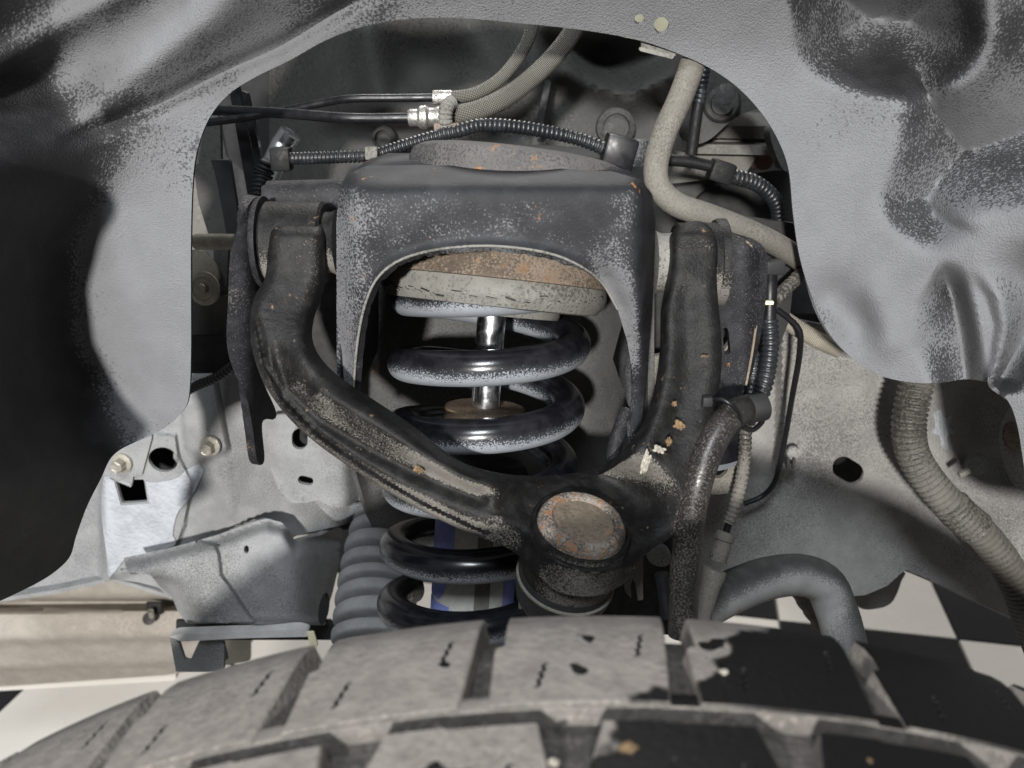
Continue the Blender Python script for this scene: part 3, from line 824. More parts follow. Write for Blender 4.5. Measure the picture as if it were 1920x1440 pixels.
# lower bracket box at the left (crossmember end)
cb = thing('crossmember_bracket', P(480, 1190, .62), 'dusty grey pressed crossmember box with raised rib left of the ribbed boot', 'bracket')
CB = [(232, 1046), (320, 1027), (404, 1004), (470, 980), (500, 972), (530, 980), (545, 1000), (552, 1012), (600, 1004), (632, 988), (642, 992), (636, 1060), (624, 1110), (612, 1150), (610, 1172),
      (520, 1172), (420, 1168), (352, 1170), (335, 1150), (322, 1118), (300, 1100), (282, 1078), (238, 1072)]
def cb_d(X, Y):
    D = .645 - .00010 * (Y - 1000)
    D += .0009 * softplus(X - 560, 12)
    # rolled upper edge
    up = np.interp(X, [232, 404, 500, 530, 552], [1046, 1006, 974, 982, 1012])
    D += .020 * gauss(Y - up, 17)
    # rib running down
    rib = [(380, 1015), (402, 1020), (412, 1040), (415, 1078), (440, 1110), (466, 1150)]
    s = side(X, Y, rib)
    D -= .006 * sst((s + 4) / 9) * sst((1170 - Y) / 8)
    # chamfer lower left
    D += .0007 * softplus((345 + (Y - 1100) * .75) - X, 8) * sst((Y - 1075) / 30)
    D -= .010 * gauss(Y - 1168, 7)
    return D
sheet('front_panel', CB, cb_d, M['rail'], cb, holes=[circ(462, 1030, 5, 8), circ(410, 1021, 3.5)], thick=.004, step=6, smooth=False, edge=6, lines=[([(380, 1015), (402, 1020), (412, 1040), (415, 1078), (440, 1110), (466, 1150)], [-8, -5, -2, 0, 2, 5, 8])])
sheet('lower_flange', [(318, 1194), (330, 1190), (440, 1186), (560, 1180), (578, 1186), (576, 1194), (450, 1197), (340, 1203)], .612, M['lip'], cb, thick=.002, back=(0, .010, .0), step=8, smooth=False, edge=6)
sheet('flange_hook', [(318, 1194), (334, 1202), (346, 1238), (356, 1240), (372, 1205), (420, 1205), (420, 1260), (330, 1260)], .622, M['rail'], cb, thick=.004, step=8, smooth=False, edge=6)
sheet('underside_shade', [(330, 1165), (620, 1165), (640, 1200), (330, 1200)], .675, M['engine_dark'], cb, thick=.004, step=16, smooth=False)  # dark plate: shade under the overhang put into the colour
tube('drain_spout', [(398, 1195, .64), (406, 1215, .635), (412, 1240, .63)], 34, M['rail'], cb, seg=18)
sheet('side_strip', [(575, 1186), (588, 1185), (596, 1210), (590, 1225), (584, 1222)], .60, M['cream'], cb, thick=.002, step=6, smooth=False, edge=5)
sheet('oval_grommet', circ(606, 1145, 9, 28, .1), .625, M['black_in'], cb, thick=.006, step=7)

# sill beam
sill = thing('sill_beam', P(120, 1250, .95), 'long beige painted sill beam below the liner at the far left', 'beam')
def sill_d(X, Y):
    sh = (X - 0) * (-.045)
    y = Y - sh * np.clip((Y - 1100) / 180, 0, 1)
    return np.interp(y, [1080, 1118, 1124, 1128, 1140, 1144, 1150, 1182, 1196, 1204, 1212, 1252, 1258, 1292, 1300],
                     [.90, .905, .915, .955, .955, .925, .915, .905, .903, .908, .918, .935, .95, .985, 1.0])
sheet('beam_face', [(-180, 1085), (470, 1085), (470, 1240), (310, 1266), (-180, 1300)], sill_d, M['beige'], sill, thick=.004, step=7, smooth=False, edge=8)
sheet('edge_strip', [(-180, 1292), (330, 1264), (330, 1276), (-180, 1306)], .985, M['tile_white'], sill, thick=.01, step=10, smooth=False)
rbox('clip_plate', P(290, 1140, .91), (.018, .004, .016), M['engine_dark'], sill, bev=.0006)
lathe('clip_washer', [(.0075, 0), (.0075, .002), (.005, .003)], P(280, 1160, .898), (0, -.6, .5), M['engine'], sill, 24)
lathe('clip_nut', [(.0032, 0), (.0032, .010), (.0022, .010), (.0022, .006)], P(285, 1156, .897), (.05, -.25, 1), M['zinc'], sill, 20)

# ------------------------------------------------------------------ spring tower
tower = thing('spring_tower', P(930, 880, .50), 'black arched steel spring tower dusty on its face, framing the coil spring', 'tower')
TOW = [(633, 800), (632, 600), (632, 420), (636, 355), (650, 325), (690, 311), (780, 309), (900, 311), (1050, 316), (1150, 322), (1200, 336), (1222, 362), (1229, 410), (1226, 500), (1221, 600), (1213, 700), (1203, 790), (1196, 835), (1184, 850), (1180, 800),
       (1189, 760), (1186, 700), (1176, 640), (1158, 580), (1130, 532), (1090, 500), (1040, 478), (980, 466), (915, 461), (850, 464), (790, 474), (740, 493), (705, 525), (685, 570), (672, 630), (665, 700), (660, 800)]
def tow_d(X, Y):
    D = 0.463 + 0 * X
    D += .00018 * softplus(665 - X, 6) * 3 + .0016 * softplus(X - 1205, 7)
    D += .0012 * softplus(340 - Y, 10)
    D += .010 * sst((X - 1150) / 60) * 0
    ar = [(660, 800), (665, 700), (672, 630), (685, 570), (705, 525), (740, 493), (790, 474), (850, 464), (915, 461), (980, 466), (1040, 478), (1090, 500), (1130, 532), (1158, 580), (1176, 640), (1186, 700), (1189, 760)]
    d = seg_dist(X, Y, ar)
    D -= .004 * gauss(d, 9) * sst((1120 - X) / 60)
    D += .010 * gauss(d, 26) * sst((X - 1080) / 60)
    D += .00010 * softplus(Y - 560, 30)
    D -= .003 * gauss(seg_dist(X, Y, [(720, 395), (760, 430)]), 60)
    return D
sheet('front_plate', TOW, tow_d, M['tower'], tower, thick=.0045, step=8, smooth=False, edge=6)
tube3('arch_edge', [P(x, y, float(tow_d(np.array([float(x)]), np.array([float(y)]))[0]) - .0006) for x, y in ((661, 795), (665, 700), (672, 630), (685, 570), (705, 525), (740, 493), (790, 474), (850, 464), (915, 461), (980, 466), (1040, 478), (1090, 500), (1130, 532), (1158, 580))], .0007, M['rubber_dust'], tower, seg=10)
# outer side walls and roof going inboard
def wallstrip(nm, pts, Y0f, dy, mat, par):
    a = [P(x, y, Y) for x, y, Y in pts]
    V = a + [p + Vector((0, dy, 0)) for p in a]
    n = len(a)
    th = .003
    fs = [(i, i + 1, n + i + 1, n + i) for i in range(n - 1)]
    o = meshobj(nm, V, fs, mat, par, True, 50)
    md = o.modifiers.new('solid', 'SOLIDIFY'); md.thickness = th; md.offset = 0
    return o
wallstrip('roof', [(637, 800, .486), (636, 600, .486), (636, 420, .486), (640, 362, .49), (655, 331, .497), (694, 318, .503), (780, 316, .503), (900, 318, .503), (1050, 323, .500), (1150, 329, .498), (1196, 343, .503), (1216, 368, .508), (1222, 410, .51), (1219, 500, .51), (1213, 600, .505), (1205, 700, .50), (1193, 790, .495)], 0, .15, M['tower'], tower)
def tin_d(X, Y):
    D = .655 + 0 * X
    D -= .0011 * softplus(690 - X, 6)
    D -= .0014 * softplus(X - 1130, 26)
    return np.maximum(D, .50)
sheet('back_wall', [(640, 480), (1215, 480), (1215, 860), (1170, 900), (1140, 1000), (700, 1000), (660, 860), (640, 800)], tin_d, M['tower_in'], tower, thick=.004, step=10, smooth=False)
tube('drip_seam', [(1176, 770, .512), (1164, 800, .505), (1152, 840, .498), (1150, 885, .49)], 28, M['black'], tower, seg=14)

# ------------------------------------------------------------------ strut
A0 = P(915, 690, .545); B0 = P(893, 1020, .527)
AX = (A0 - B0).normalized()
def axpt(h): return A0 + AX * h           # h metres above the first coil centre
sx0 = AX.cross(Vector((0, 1, 0))).normalized()      # right
sy0 = sx0.cross(AX).normalized() * -1               # towards the camera
if sy0.y > 0: sy0 = -sy0
if sx0.x < 0: sx0 = -sx0

AXM = (AX + Vector((.035, .105, 0))).normalized()
mount = thing('strut_mount', axpt(.055), 'rusty round strut mount with cracked rubber seat above the spring', 'mount')
lathe('rust_cup', [(.040, .034), (.0728, .034), (.0740, .032), (.0740, .0075), (.0750, .006), (.0750, .0035), (.068, .003), (.0, .003)][::-1], axpt(.054), AXM, M['rust'], mount, 72)
lathe('rubber_seat', [(.0, .0), (.062, .0), (.0668, .0008), (.0712, .0062), (.0724, .0100), (.0718, .0165), (.068, .0165)], axpt(.0405), AXM, M['rubber_dust'], mount, 72)
lathe('inner_lip', [(.034, -.004), (.043, -.004), (.044, -.002), (.044, .004)], axpt(.0395), AXM, M['rubber_dust'], mount, 48)
# cracks in the rubber: thin torn flaps
for k in range(34):
    a = math.radians(200 + k * 4.1 + random.uniform(-1, 1))
    ca = sx0 * math.cos(a) - sy0 * math.sin(a)
    c = axpt(.0405) + AXM * (.0142 + random.uniform(-.0030, .0014)) + ca * .0719
    B = basis(ca, AX.cross(ca) * 1.0)
    rbox('crack_flap', c, (random.uniform(.0015, .0065), random.uniform(.0003, .0010), .0012), M['black_in'] if k % 2 else M['rubber_dust'], mount, B @ Matrix.Rotation(random.uniform(-.35, .1), 3, 'Z'), bev=.0002, seg=1)
mo2 = axpt(.0895)
lathe('upper_dome', [(.067, -.004), (.0665, .016), (.0645, .0215), (.060, .0240), (.030, .0255), (.0, .026)], P(970, 300, .555) - AX * .022, AX + Vector((.05, .05, 0)), M['dome'], mount, 72)

spring = thing('coil_spring', axpt(-.16), 'shiny black coil spring with dusty undersides at the centre', 'spring')
PITCHZ = .0415; RM = .0542; RW = .0108
def helix():
    pts = []
    # phase: front centre of the first coil at h0; wire rises to the right at the front
    n0, n1 = -4.35, 1.22
    steps = int((n1 - n0) * 64)
    for i in range(steps + 1):
        t = n0 + (n1 - n0) * i / steps
        a = 2 * math.pi * t                      # 0 = front centre, + = to the right
        h = .010 + PITCHZ * t
        r = RM
        if t > .5:                                 # flattening end coil under the seat
            h += 0
        pts.append(axpt(h) + sx0 * (math.sin(a) * r) + sy0 * (math.cos(a) * r))
    return pts
tube3('wire', helix(), RW, M['spring'], spring, seg=28, step=.0035, smooth=False)

shock = thing('shock_absorber', axpt(-.18), 'shock absorber with chrome rod and white and blue body inside the spring', 'shock absorber')
lathe('rod', [(.0092, -.045), (.0092, .052)], axpt(0), AX, M['chrome'], shock, 40)
lathe('bump_stop', [(.0, -.016), (.0262, -.016), (.0268, -.013), (.0268, -.0020), (.0262, .0), (.0098, .0006), (.0095, -.003)], axpt(-.0262), AX, M['bumpstop'], shock, 56)
lathe('cap', [(.0, -.030), (.031, -.030), (.0315, -.004), (.0295, .0), (.0, .001)], axpt(-.066), AX, M['engine_dark'], shock, 56)
for k in range(10):
    a = 2 * math.pi * k / 10
    ca = sx0 * math.sin(a) + sy0 * math.cos(a)
    rbox('cap_notch', axpt(-.0785) + ca * .0312, (.0045, .0022, .0016), M['black_in'], shock, basis(ca, AX), bev=.0003, seg=1)
RB = .0282
lathe('body', [(RB, -.20), (RB, -.094), (.0, -.0935)], axpt(0), AX, M['body_white'], shock, 64)
def decal(nm, fn, mat, off=.0003):
    """printed patch wrapped on the body: fn(angle)->(h0,h1) or None"""
    vs, fs = [], []
    cols = []
    for i in range(-80, 81):
        a = math.radians(i * 1.1)
        r = fn(a)
        if r is None: cols.append(None); continue
        ca = sx0 * math.sin(a) + sy0 * math.cos(a)
        b = len(vs)
        N = 10
        for k in range(N + 1):
            vs.append(axpt(r[0] + (r[1] - r[0]) * k / N) + ca * (RB + off))
        cols.append(b)
    for i in range(len(cols) - 1):
        if cols[i] is None or cols[i + 1] is None: continue
        for k in range(10):
            fs.append((cols[i] + k, cols[i + 1] + k, cols[i + 1] + k + 1, cols[i] + k + 1))
    o = meshobj(nm, vs, fs, mat, shock, True)
    return o
decal('blue_decal', lambda a: (-.155 + .034 * max(0, (a + .95) / .45) ** 2, -.0945) if -1.5 < a < -.5 else None, M['decal_blue'])
decal('blue_decal', lambda a: (-.178 + .030 * max(0, (a + .95) / .5) ** 2, -.157) if -1.5 < a < -.55 else None, M['decal_blue'])
decal('blue_decal', lambda a: (-.19, -.115) if .75 < a < 1.4 else None, M['decal_blue'])
decal('stain_band', lambda a: (-.185, -.095) if .02 < a < .42 else None, M['rubber_dust'], .00015)

# ------------------------------------------------------------------ ribbed steering boot
boot = thing('ribbed_boot', P(680, 1190, .63), 'grey ribbed rubber boot left of the lower spring coils', 'boot')
bp = [P(745, 935, .705), P(732, 985, .685), P(718, 1040, .66), P(708, 1100, .635), P(702, 1160, .61), P(698, 1230, .585), P(694, 1330, .55)]
path = resample(catmull([np.array(p) for p in bp], 14), .0008)
fr = frames(path); vs = []; seg = 56; Lc = 0
for i, (p, (t, n, b)) in enumerate(zip(path, fr)):
    if i: Lc += np.linalg.norm(path[i] - path[i - 1])
    ph = (Lc / .0150) % 1
    gp = min(ph, 1 - ph)
    r = .0335 * (1 - .46 * math.exp(-(gp / .12) ** 2) - .05 * (1 - math.sin(math.pi * ph)))
    for k in range(seg):
        a = 2 * math.pi * k / seg
        vs.append(p + (n * math.cos(a) + b * math.sin(a)) * r)
fs = [(i * seg + k, i * seg + (k + 1) % seg, (i + 1) * seg + (k + 1) % seg, (i + 1) * seg + k) for i in range(len(path) - 1) for k in range(seg)]
meshobj('bellows', vs, fs, M['boot'], boot, True, 80)

# ------------------------------------------------------------------ upper control arm
arm = thing('upper_control_arm', P(1090, 1110, .42), 'black wishbone control arm with dusty rusty curved legs meeting at the ball joint', 'control arm')
ARM = [(508, 428), (520, 400), (545, 386), (576, 387), (598, 408), (607, 442), (606, 490), (600, 530), (590, 565), (576, 605), (574, 645), (592, 682), (632, 720), (700, 765), (770, 812), (830, 860), (880, 888), (960, 905), (1040, 905),
       (1110, 895), (1160, 870), (1200, 828), (1226, 775), (1240, 715), (1247, 650), (1248, 590), (1256, 540), (1260, 490), (1263, 450), (1280, 424), (1306, 414), (1332, 426), (1345, 462), (1344, 520), (1347, 570), (1353, 640), (1352, 700), (1342, 760), (1334, 820), (1318, 890),
       (1292, 955), (1262, 1003), (1222, 1030), (1196, 1056), (1172, 1092), (1130, 1114), (1085, 1118), (1040, 1106), (1004, 1074), (956, 1030), (880, 1000), (780, 952), (680, 892), (582, 822), (520, 758), (483, 690), (469, 620), (475, 562), (497, 520), (502, 468)]
ARMD = [(560, 430, .492), (545, 520, .485), (520, 610, .470), (540, 690, .456), (620, 765, .446), (720, 835, .437), (830, 905, .428), (940, 965, .420), (1090, 985, .414), (1200, 930, .424), (1260, 830, .440), (1295, 720, .458), (1300, 600, .474), (1300, 470, .490)]
ARMP = [tuple(p) for p in catmull(ARM, 6, True)]
BJ = P(1092, 982, .418); BAX = Vector((.20, -.24, 1)).normalized()
def arm_d(X, Y):
    path = catmull([np.array(p) for p in ARMD], 6)
    best = np.full(X.shape, 1e9); D = np.zeros(X.shape)
    for i in range(len(path) - 1):
        a, b = path[i], path[i + 1]
        dx, dyy = b[0] - a[0], b[1] - a[1]
        tt = np.clip(((X - a[0]) * dx + (Y - a[1]) * dyy) / (dx * dx + dyy * dyy + 1e-9), 0, 1)
        dd = np.hypot(X - a[0] - tt * dx, Y - a[1] - tt * dyy)
        m = dd < best
        best = np.where(m, dd, best); D = np.where(m, a[2] + (b[2] - a[2]) * tt, D)
    d = sdist(X, Y, ARMP)
    k = np.clip(d / 24.0, 0, 1)
    left = sst((1010 - X) / 120)
    D -= (.0075 * left + .004 * (1 - left)) * np.sqrt(1 - (1 - k) ** 2)
    # the ends curl back round the bushings
    D += .000013 * np.maximum(0, 448 - Y) ** 2
    # long pressed groove in the left leg
    gr = [(505, 660), (540, 730), (600, 785), (690, 838), (780, 884), (860, 918), (900, 932)]
    gd = seg_dist(X, Y, gr)
    D += .0075 * gauss(gd, 19) * sst((X - 500) / 40)
    # upper ridge beside the groove
    D -= .003 * gauss(seg_dist(X, Y, [(600, 735), (700, 795), (800, 858), (890, 905)]), 16)
    # folded flange along the lower edge
    lo = [(469, 620), (483, 690), (520, 758), (582, 822), (680, 892), (780, 952), (880, 1000), (956, 1030), (1004, 1074), (1040, 1106), (1085, 1118), (1130, 1114), (1172, 1092), (1196, 1056)]
    ld = seg_dist(X, Y, lo)
    D += .0030 * gauss(ld - 17, 5)
    D -= .0016 * gauss(ld - 7, 6)
    # around the ball joint the arm lies in the plane of the joint's collar
    u = (X - 960.0) / F; v = (Y - 720.0) / F
    dy = CP - v * SP; dz = -SP - v * CP
    O = BJ - BAX * .0042 - Vector((0, 0, CAMZ))
    t = O.dot(BAX) / (u * BAX.x + dy * BAX.y + dz * BAX.z)
    w = sst((175 - np.hypot((X - 1090) * .85, Y - 985)) / 90)
    pl = np.clip(t * dy, .37, .47)
    # the arm is drawn down into a cup round the joint: vertical wall of radius RC
    RC = .0300
    dvec = np.stack([u, dy, dz], -1); ax = np.array(BAX); oc = -(np.array(BJ) - np.array([0, 0, CAMZ]))
    dp = dvec - (dvec @ ax)[..., None] * ax; op = oc - (oc @ ax) * ax
    qa = (dp * dp).sum(-1); qb = 2 * (dp @ op); qc = op @ op - RC * RC
    disc = qb * qb - 4 * qa * qc
    tc = (-qb - np.sqrt(np.maximum(disc, 0))) / (2 * qa)
    Q = dvec * t[..., None] - (np.array(BJ) - np.array([0, 0, CAMZ]))
    Qp = Q - (Q @ ax)[..., None] * ax
    out = (np.hypot(Qp[..., 0], np.hypot(Qp[..., 1], Qp[..., 2])) > RC) & (Qp[..., 1] < 0)
    pl = np.where(out, np.where(disc > 0, tc * dy, np.minimum(D, BJ.y + .004)), pl)
    w = np.maximum(w, sst((Y - 1035) / 20) * sst((1225 - X) / 30) * sst((X - 965) / 30))
    D = D * (1 - w) + pl * w
    D += .003 * gauss(seg_dist(X, Y, [(1285, 560), (1290, 700), (1260, 820)]), 26)
    return D
sheet('wishbone', ARM, arm_d, M['arm'], arm, thick=.012, back=(0, .016, -.003), step=5, edge=5, sharp=60,
      relax=lambda X, Y: np.maximum(sst((75 - np.hypot(X - 975, Y - 1030)) / 40), sst((75 - np.hypot(X - 1215, Y - 1015)) / 40)))
# bushings
for (px, py, Y, nm, x0, x1, r, rs, xs0, xs1) in ((560, 455, .512, 'bushing', 500, 612, .0235, .0190, 596, 634), (1300, 492, .512, 'bushing', 1262, 1345, .0230, .0185, 1226, 1268)):
    q0 = P(x0, py, Y); q1 = P(x1, py, Y); w = q1.x - q0.x
    b = lathe(nm, [(.0, 0), (r * .93, 0), (r, .0015), (r, w - .0015), (r * .93, w), (.0, w)], q0, (1, 0, 0), M['arm'], arm, 48)
    q0 = P(xs0, py, Y); q1 = P(xs1, py, Y); w = q1.x - q0.x
    lathe('bushing_sleeve', [(.0, 0), (rs, 0), (rs * .92, w * .3), (rs * .92, w * .7), (rs, w), (.0, w)], q0, (1, 0, 0), M['rubber_dust'] if px > 900 else M['arm'], b, 48)
q0 = P(488, 455, .512)
lathe('washer', [(.0, 0), (.0255, 0), (.0265, .0015), (.0265, .0035), (.0, .004)], q0, (1, 0, 0), M['black'], arm, 48)
q0 = P(1336, 492, .515)
lathe('washer', [(.0, 0), (.0245, 0), (.0255, .0015), (.0255, .006), (.0, .0065)], q0, (1, 0, 0), M['arm'], arm, 48)
# ball joint
hs = lathe('ball_joint_housing', [(.024, -.044), (.0255, -.040), (.0260, -.020), (.0272, -.009), (.0274, -.003), (.0264, -.0012), (.0252, -.0012), (.0246, -.0030), (.0238, -.0030), (.0, -.0025)], BJ, BAX, M['arm'], arm, 72)
lathe('rust_ring', [(.0166, .0010), (.0172, .0034), (.0190, .0040), (.0215, .0034), (.0234, .0010), (.0240, -.0030)], BJ, BAX, M['ring'], hs, 64)
lathe('ball_joint_cap', [(.0170, .0012), (.0150, .0016), (.0, .0024)], BJ, BAX, M['cap'], hs, 56)
lathe('dust_boot', [(.0255, -.036), (.0270, -.040), (.0274, -.046), (.0250, -.056), (.020, -.064), (.0, -.066)], BJ, BAX, M['engine_dark'], hs, 56)
lathe('boot_ring', [(.0268, -.0395), (.0280, -.0400), (.0280, -.0410), (.0268, -.0416)], BJ, BAX, M['pipe_tan'], hs, 56)
# flakes stuck on the arm
def flake(px, py, Y, wpx, hpx, mat, nm, lab, group=None, rot=0.0):
    m = MPP(py, Y)
    bm = bmesh.new()
    bmesh.ops.create_icosphere(bm, subdivisions=4, radius=1.0)
    for v in bm.verts:
        nz = 1 + .35 * math.sin(v.co.x * 5 + px) * math.cos(v.co.y * 6 + py) + .18 * math.sin(v.co.x * 3.1 - v.co.z * 4.3 + py) + random.uniform(-.05, .05)
        v.co = Vector((v.co.x * wpx * .5 * m * nz, v.co.y * .0012 * nz, v.co.z * hpx * .5 * m * nz))
    bmesh.ops.rotate(bm, cent=(0, 0, 0), matrix=Matrix.Rotation(rot, 3, 'Y') , verts=bm.verts)
    bmesh.ops.rotate(bm, cent=(0, 0, 0), matrix=Matrix.Rotation(-.35, 3, 'X'), verts=bm.verts)
    bmesh.ops.translate(bm, vec=P(px, py, Y), verts=bm.verts)
    me = bpy.data.meshes.new(nm); bm.to_mesh(me); bm.free()
    me.polygons.foreach_set('use_smooth', [True] * len(me.polygons))
    o = link(nm, me, mat, None)
    setprops(o, lab, 'debris', group)
    return o
flake(1210, 868, .4215, 13, 40, M['debris'], 'dirt_flake', 'largest white chalky flake stuck on the right leg of the control arm', 'flakes on the arm', .25)
flake(1236, 843, .425, 22, 12, M['debris'], 'dirt_flake', 'small white flake above the largest flake on the control arm', 'flakes on the arm', .3)
flake(1274, 798, .434, 20, 14, M['debris_orange'], 'dirt_flake', 'yellowish flake on the control arm beside the brake hose', 'flakes on the arm', .5)
flake(1254, 828, .428, 10, 14, M['debris_orange'], 'dirt_flake', 'tiny curled tan flake between the white and yellowish flakes', 'flakes on the arm')
flake(1264, 757, .441, 9, 9, M['debris_orange'], 'dirt_flake', 'tiny tan crumb above the yellowish flake on the control arm', 'flakes on the arm')
flake(785, 881, .424, 16, 12, M['debris_orange'], 'dirt_flake', 'small tan seed in the groove of the left arm leg', 'flakes on the arm', .4)
flake(1322, 668, .451, 13, 5, M['debris_orange'], 'dirt_flake', 'thin orange splinter high on the right arm leg', 'flakes on the arm', .1)

# ------------------------------------------------------------------ mounting ears
ear = sheet('mounting_ear', [(498, 372), (505, 390), (499, 470), (500, 520), (478, 565), (470, 640), (486, 700), (516, 766), (515, 786), (492, 792), (496, 862), (483, 866), (473, 800), (462, 745), (437, 692), (425, 640), (428, 560), (432, 480), (452, 412), (476, 372)],
            lambda X, Y: .512 + .0012 * softplus(X - 470, 8) - .0001 * (Y - 400) * 0 + .00008 * (Y - 500), M['black'], None, thick=.006, step=8, edge=6)
setprops(ear, 'tall matt black mounting ear left of the left arm bushing', 'mounting ear')
ear2 = sheet('mounting_ear', [(1330, 430), (1380, 440), (1415, 462), (1425, 490), (1422, 570), (1412, 650), (1400, 720), (1385, 752), (1345, 775), (1338, 740), (1345, 690), (1340, 560)],
             lambda X, Y: .530 - .0004 * softplus(X - 1400, 6), M['black'], None, holes=[slot(1362, 640, 6, 26, -.1)], thick=.006, step=8, edge=6)
setprops(ear2, 'brownish black mounting ear with rusty edge right of the right arm bushing', 'mounting ear')
tube('rusty_edge', [(1398, 452, .528), (1423, 482, .524), (1422, 570, .524), (1412, 650, .524), (1399, 722, .524)], 5, M['rust'], ear2, seg=8)
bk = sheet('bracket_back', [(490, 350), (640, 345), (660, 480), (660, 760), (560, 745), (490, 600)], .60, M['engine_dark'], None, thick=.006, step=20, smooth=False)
setprops(bk, 'dark plate behind the left bushing beside the tower', 'plate')
cross = tube3('cross_tube', [P(505, 372, .545), P(650, 368, .545)], .0105, M['black'], None, seg=28)
setprops(cross, 'dark horizontal tube above the left bushing', 'tube')
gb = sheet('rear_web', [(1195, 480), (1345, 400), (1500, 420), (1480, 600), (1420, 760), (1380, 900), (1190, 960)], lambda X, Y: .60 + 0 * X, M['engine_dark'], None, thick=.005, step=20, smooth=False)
setprops(gb, 'dark web plate behind the right arm leg', 'plate')
gt = sheet('tan_gusset', [(1205, 672), (1250, 664), (1250, 720), (1232, 770), (1206, 742)], .545, M['pipe_tan'], None, thick=.005, step=8, smooth=False)
setprops(gt, 'small tan dusty gusset between the tower and the right arm leg', 'gusset')
gt2 = sheet('tan_gusset', [(1340, 690), (1368, 640), (1412, 650), (1398, 735), (1380, 765), (1340, 780)], .545, M['pipe_tan'], None, thick=.005, step=8, smooth=False)
setprops(gt2, 'tan dusty gusset below the rusty edged mounting ear', 'gusset')

# ------------------------------------------------------------------ hoses and pipes at the top
h1 = thing('braided_hose', P(850, 183, .62), 'upper thin braided hose with steel ferrule curving up to the liner', 'hose', 'braided hoses above the tower')
tube('braid', [(845, 183, .62), (890, 176, .62), (935, 150, .625), (970, 110, .63), (992, 70, .635), (1003, 30, .64)], 24, M['braid'], h1, seg=24)
lathe('ferrule', [(.0, 0), (.0046, 0), (.0048, .001), (.0048, .0115), (.0046, .0125), (.0, .0125)], P(812, 183, .62), (1, 0, 0), M['steel'], h1, 28)
h2 = thing('braided_hose', P(860, 215, .61), 'lower thick braided hose with hexagon fitting curving up to the liner', 'hose', 'braided hoses above the tower')
tube('braid', [(845, 218, .61), (900, 205, .61), (960, 175, .615), (1020, 125, .62), (1060, 80, .625), (1085, 40, .63)], 36, M['braid'], h2, seg=28)
lathe('fitting', [(.0, 0), (.0052, 0), (.0056, .001), (.0056, .006), (.0075, .008), (.0080, .012), (.0062, .014), (.0062, .018), (.0070, .020), (.0070, .026), (.0, .026)], P(766, 221, .61), (1, .0, .02), M['steel'], h2, 24)
r1 = tube('black_pipe', [(360, 232, .64), (420, 226, .635), (520, 210, .63), (610, 192, .625), (660, 185, .62), (740, 184, .62), (815, 183, .62)], 15, M['pipe_black'], None, seg=18)
setprops(r1, 'upper thin black metal pipe running left from the ferrule', 'pipe', 'black pipes at the top left')
r2 = tube('black_pipe', [(360, 205, .65), (440, 208, .64), (540, 213, .625), (640, 221, .61), (700, 222, .61), (768, 221, .61)], 20, M['pipe_black'], None, seg=18)
setprops(r2, 'lower black metal pipe running left from the hexagon fitting', 'pipe', 'black pipes at the top left')
hc = thing('hose_clamp', P(838, 250, .60), 'ribbed clamp strap on a rusty foot holding the two braided hoses', 'clamp')
tube('ribbed_strap', [(846, 192, .603), (838, 200, .597), (835, 222, .595), (838, 246, .597)], 28, M['rubber_dust'], hc, seg=16, corr=(.0026, .18))
rbox('foot', P(838, 243, .598), (.0165, .010, .0085), M['rust'], hc, bev=.001)
c1 = thing('corrugated_conduit', P(1000, 270, .585), 'glossy black corrugated conduit arching over the strut mount', 'conduit')
tube('sleeve', [(858, 246, .585), (900, 235, .583), (960, 237, .58), (1030, 248, .578), (1090, 262, .576), (1140, 282, .575)], 26, M['conduit'], c1, corr=(.0030, .16), seg=22)
rbox('connector', P(1160, 285, .572), (.020, .018, .020), M['pipe_black'], c1, Matrix.Rotation(.25, 3, 'Y'), bev=.002)
rbox('connector_block', P(1192, 287, .572), (.016, .014, .017), M['conduit'], c1, bev=.001)
c2 = thing('corrugated_conduit', P(620, 295, .59), 'black corrugated conduit with a pale clip left of the strut mount', 'conduit')
tube('sleeve', [(535, 297, .60), (580, 296, .595), (640, 294, .59), (700, 290, .59), (760, 272, .588), (830, 252, .586), (862, 246, .585)], 24, M['conduit'], c2, corr=(.0028, .16), seg=20)
rbox('clip', P(697, 287, .583), (.008, .006, .008), M['rubber_dust'], c2, bev=.0008)
rbox('end_block', P(528, 298, .60), (.013, .012, .015), M['tape'], c2, bev=.0015)

# bent tan pipe
tp = tube('bent_pipe', [(1312, 60, .535), (1302, 110, .53), (1275, 185, .53), (1246, 250, .53), (1230, 310, .53), (1236, 352, .53), (1270, 384, .53), (1330, 405, .535), (1400, 432, .545), (1462, 462, .56), (1520, 500, .58)], 46, M['pipe_tan'], None, seg=28)
setprops(tp, 'thick bent pipe coated in tan dust at the upper right', 'pipe')
c3 = thing('wiring_branch', P(1300, 300, .60), 'black taped wiring branch with T joint behind the bent tan pipe', 'wiring')
tube('vertical_sleeve', [(1325, 110, .61), (1318, 150, .61), (1310, 195, .61)], 22, M['conduit'], c3, corr=(.0032, .16), seg=18)
tube('stem', [(1310, 190, .61), (1304, 230, .61), (1296, 290, .61)], 22, M['tape'], c3, seg=18)
tube('joint', [(1250, 300, .605), (1290, 303, .605), (1335, 312, .605)], 22, M['tape'], c3, seg=18)
tube('loop_sleeve', [(1332, 318, .605), (1370, 330, .605), (1420, 345, .61), (1455, 380, .615), (1462, 430, .62)], 30, M['conduit'], c3, corr=(.0034, .16), seg=20)
rbox('collar', P(1352, 322, .603), (.016, .015, .014), M['tape'], c3, Matrix.Rotation(.3, 3, 'Y'), bev=.002)

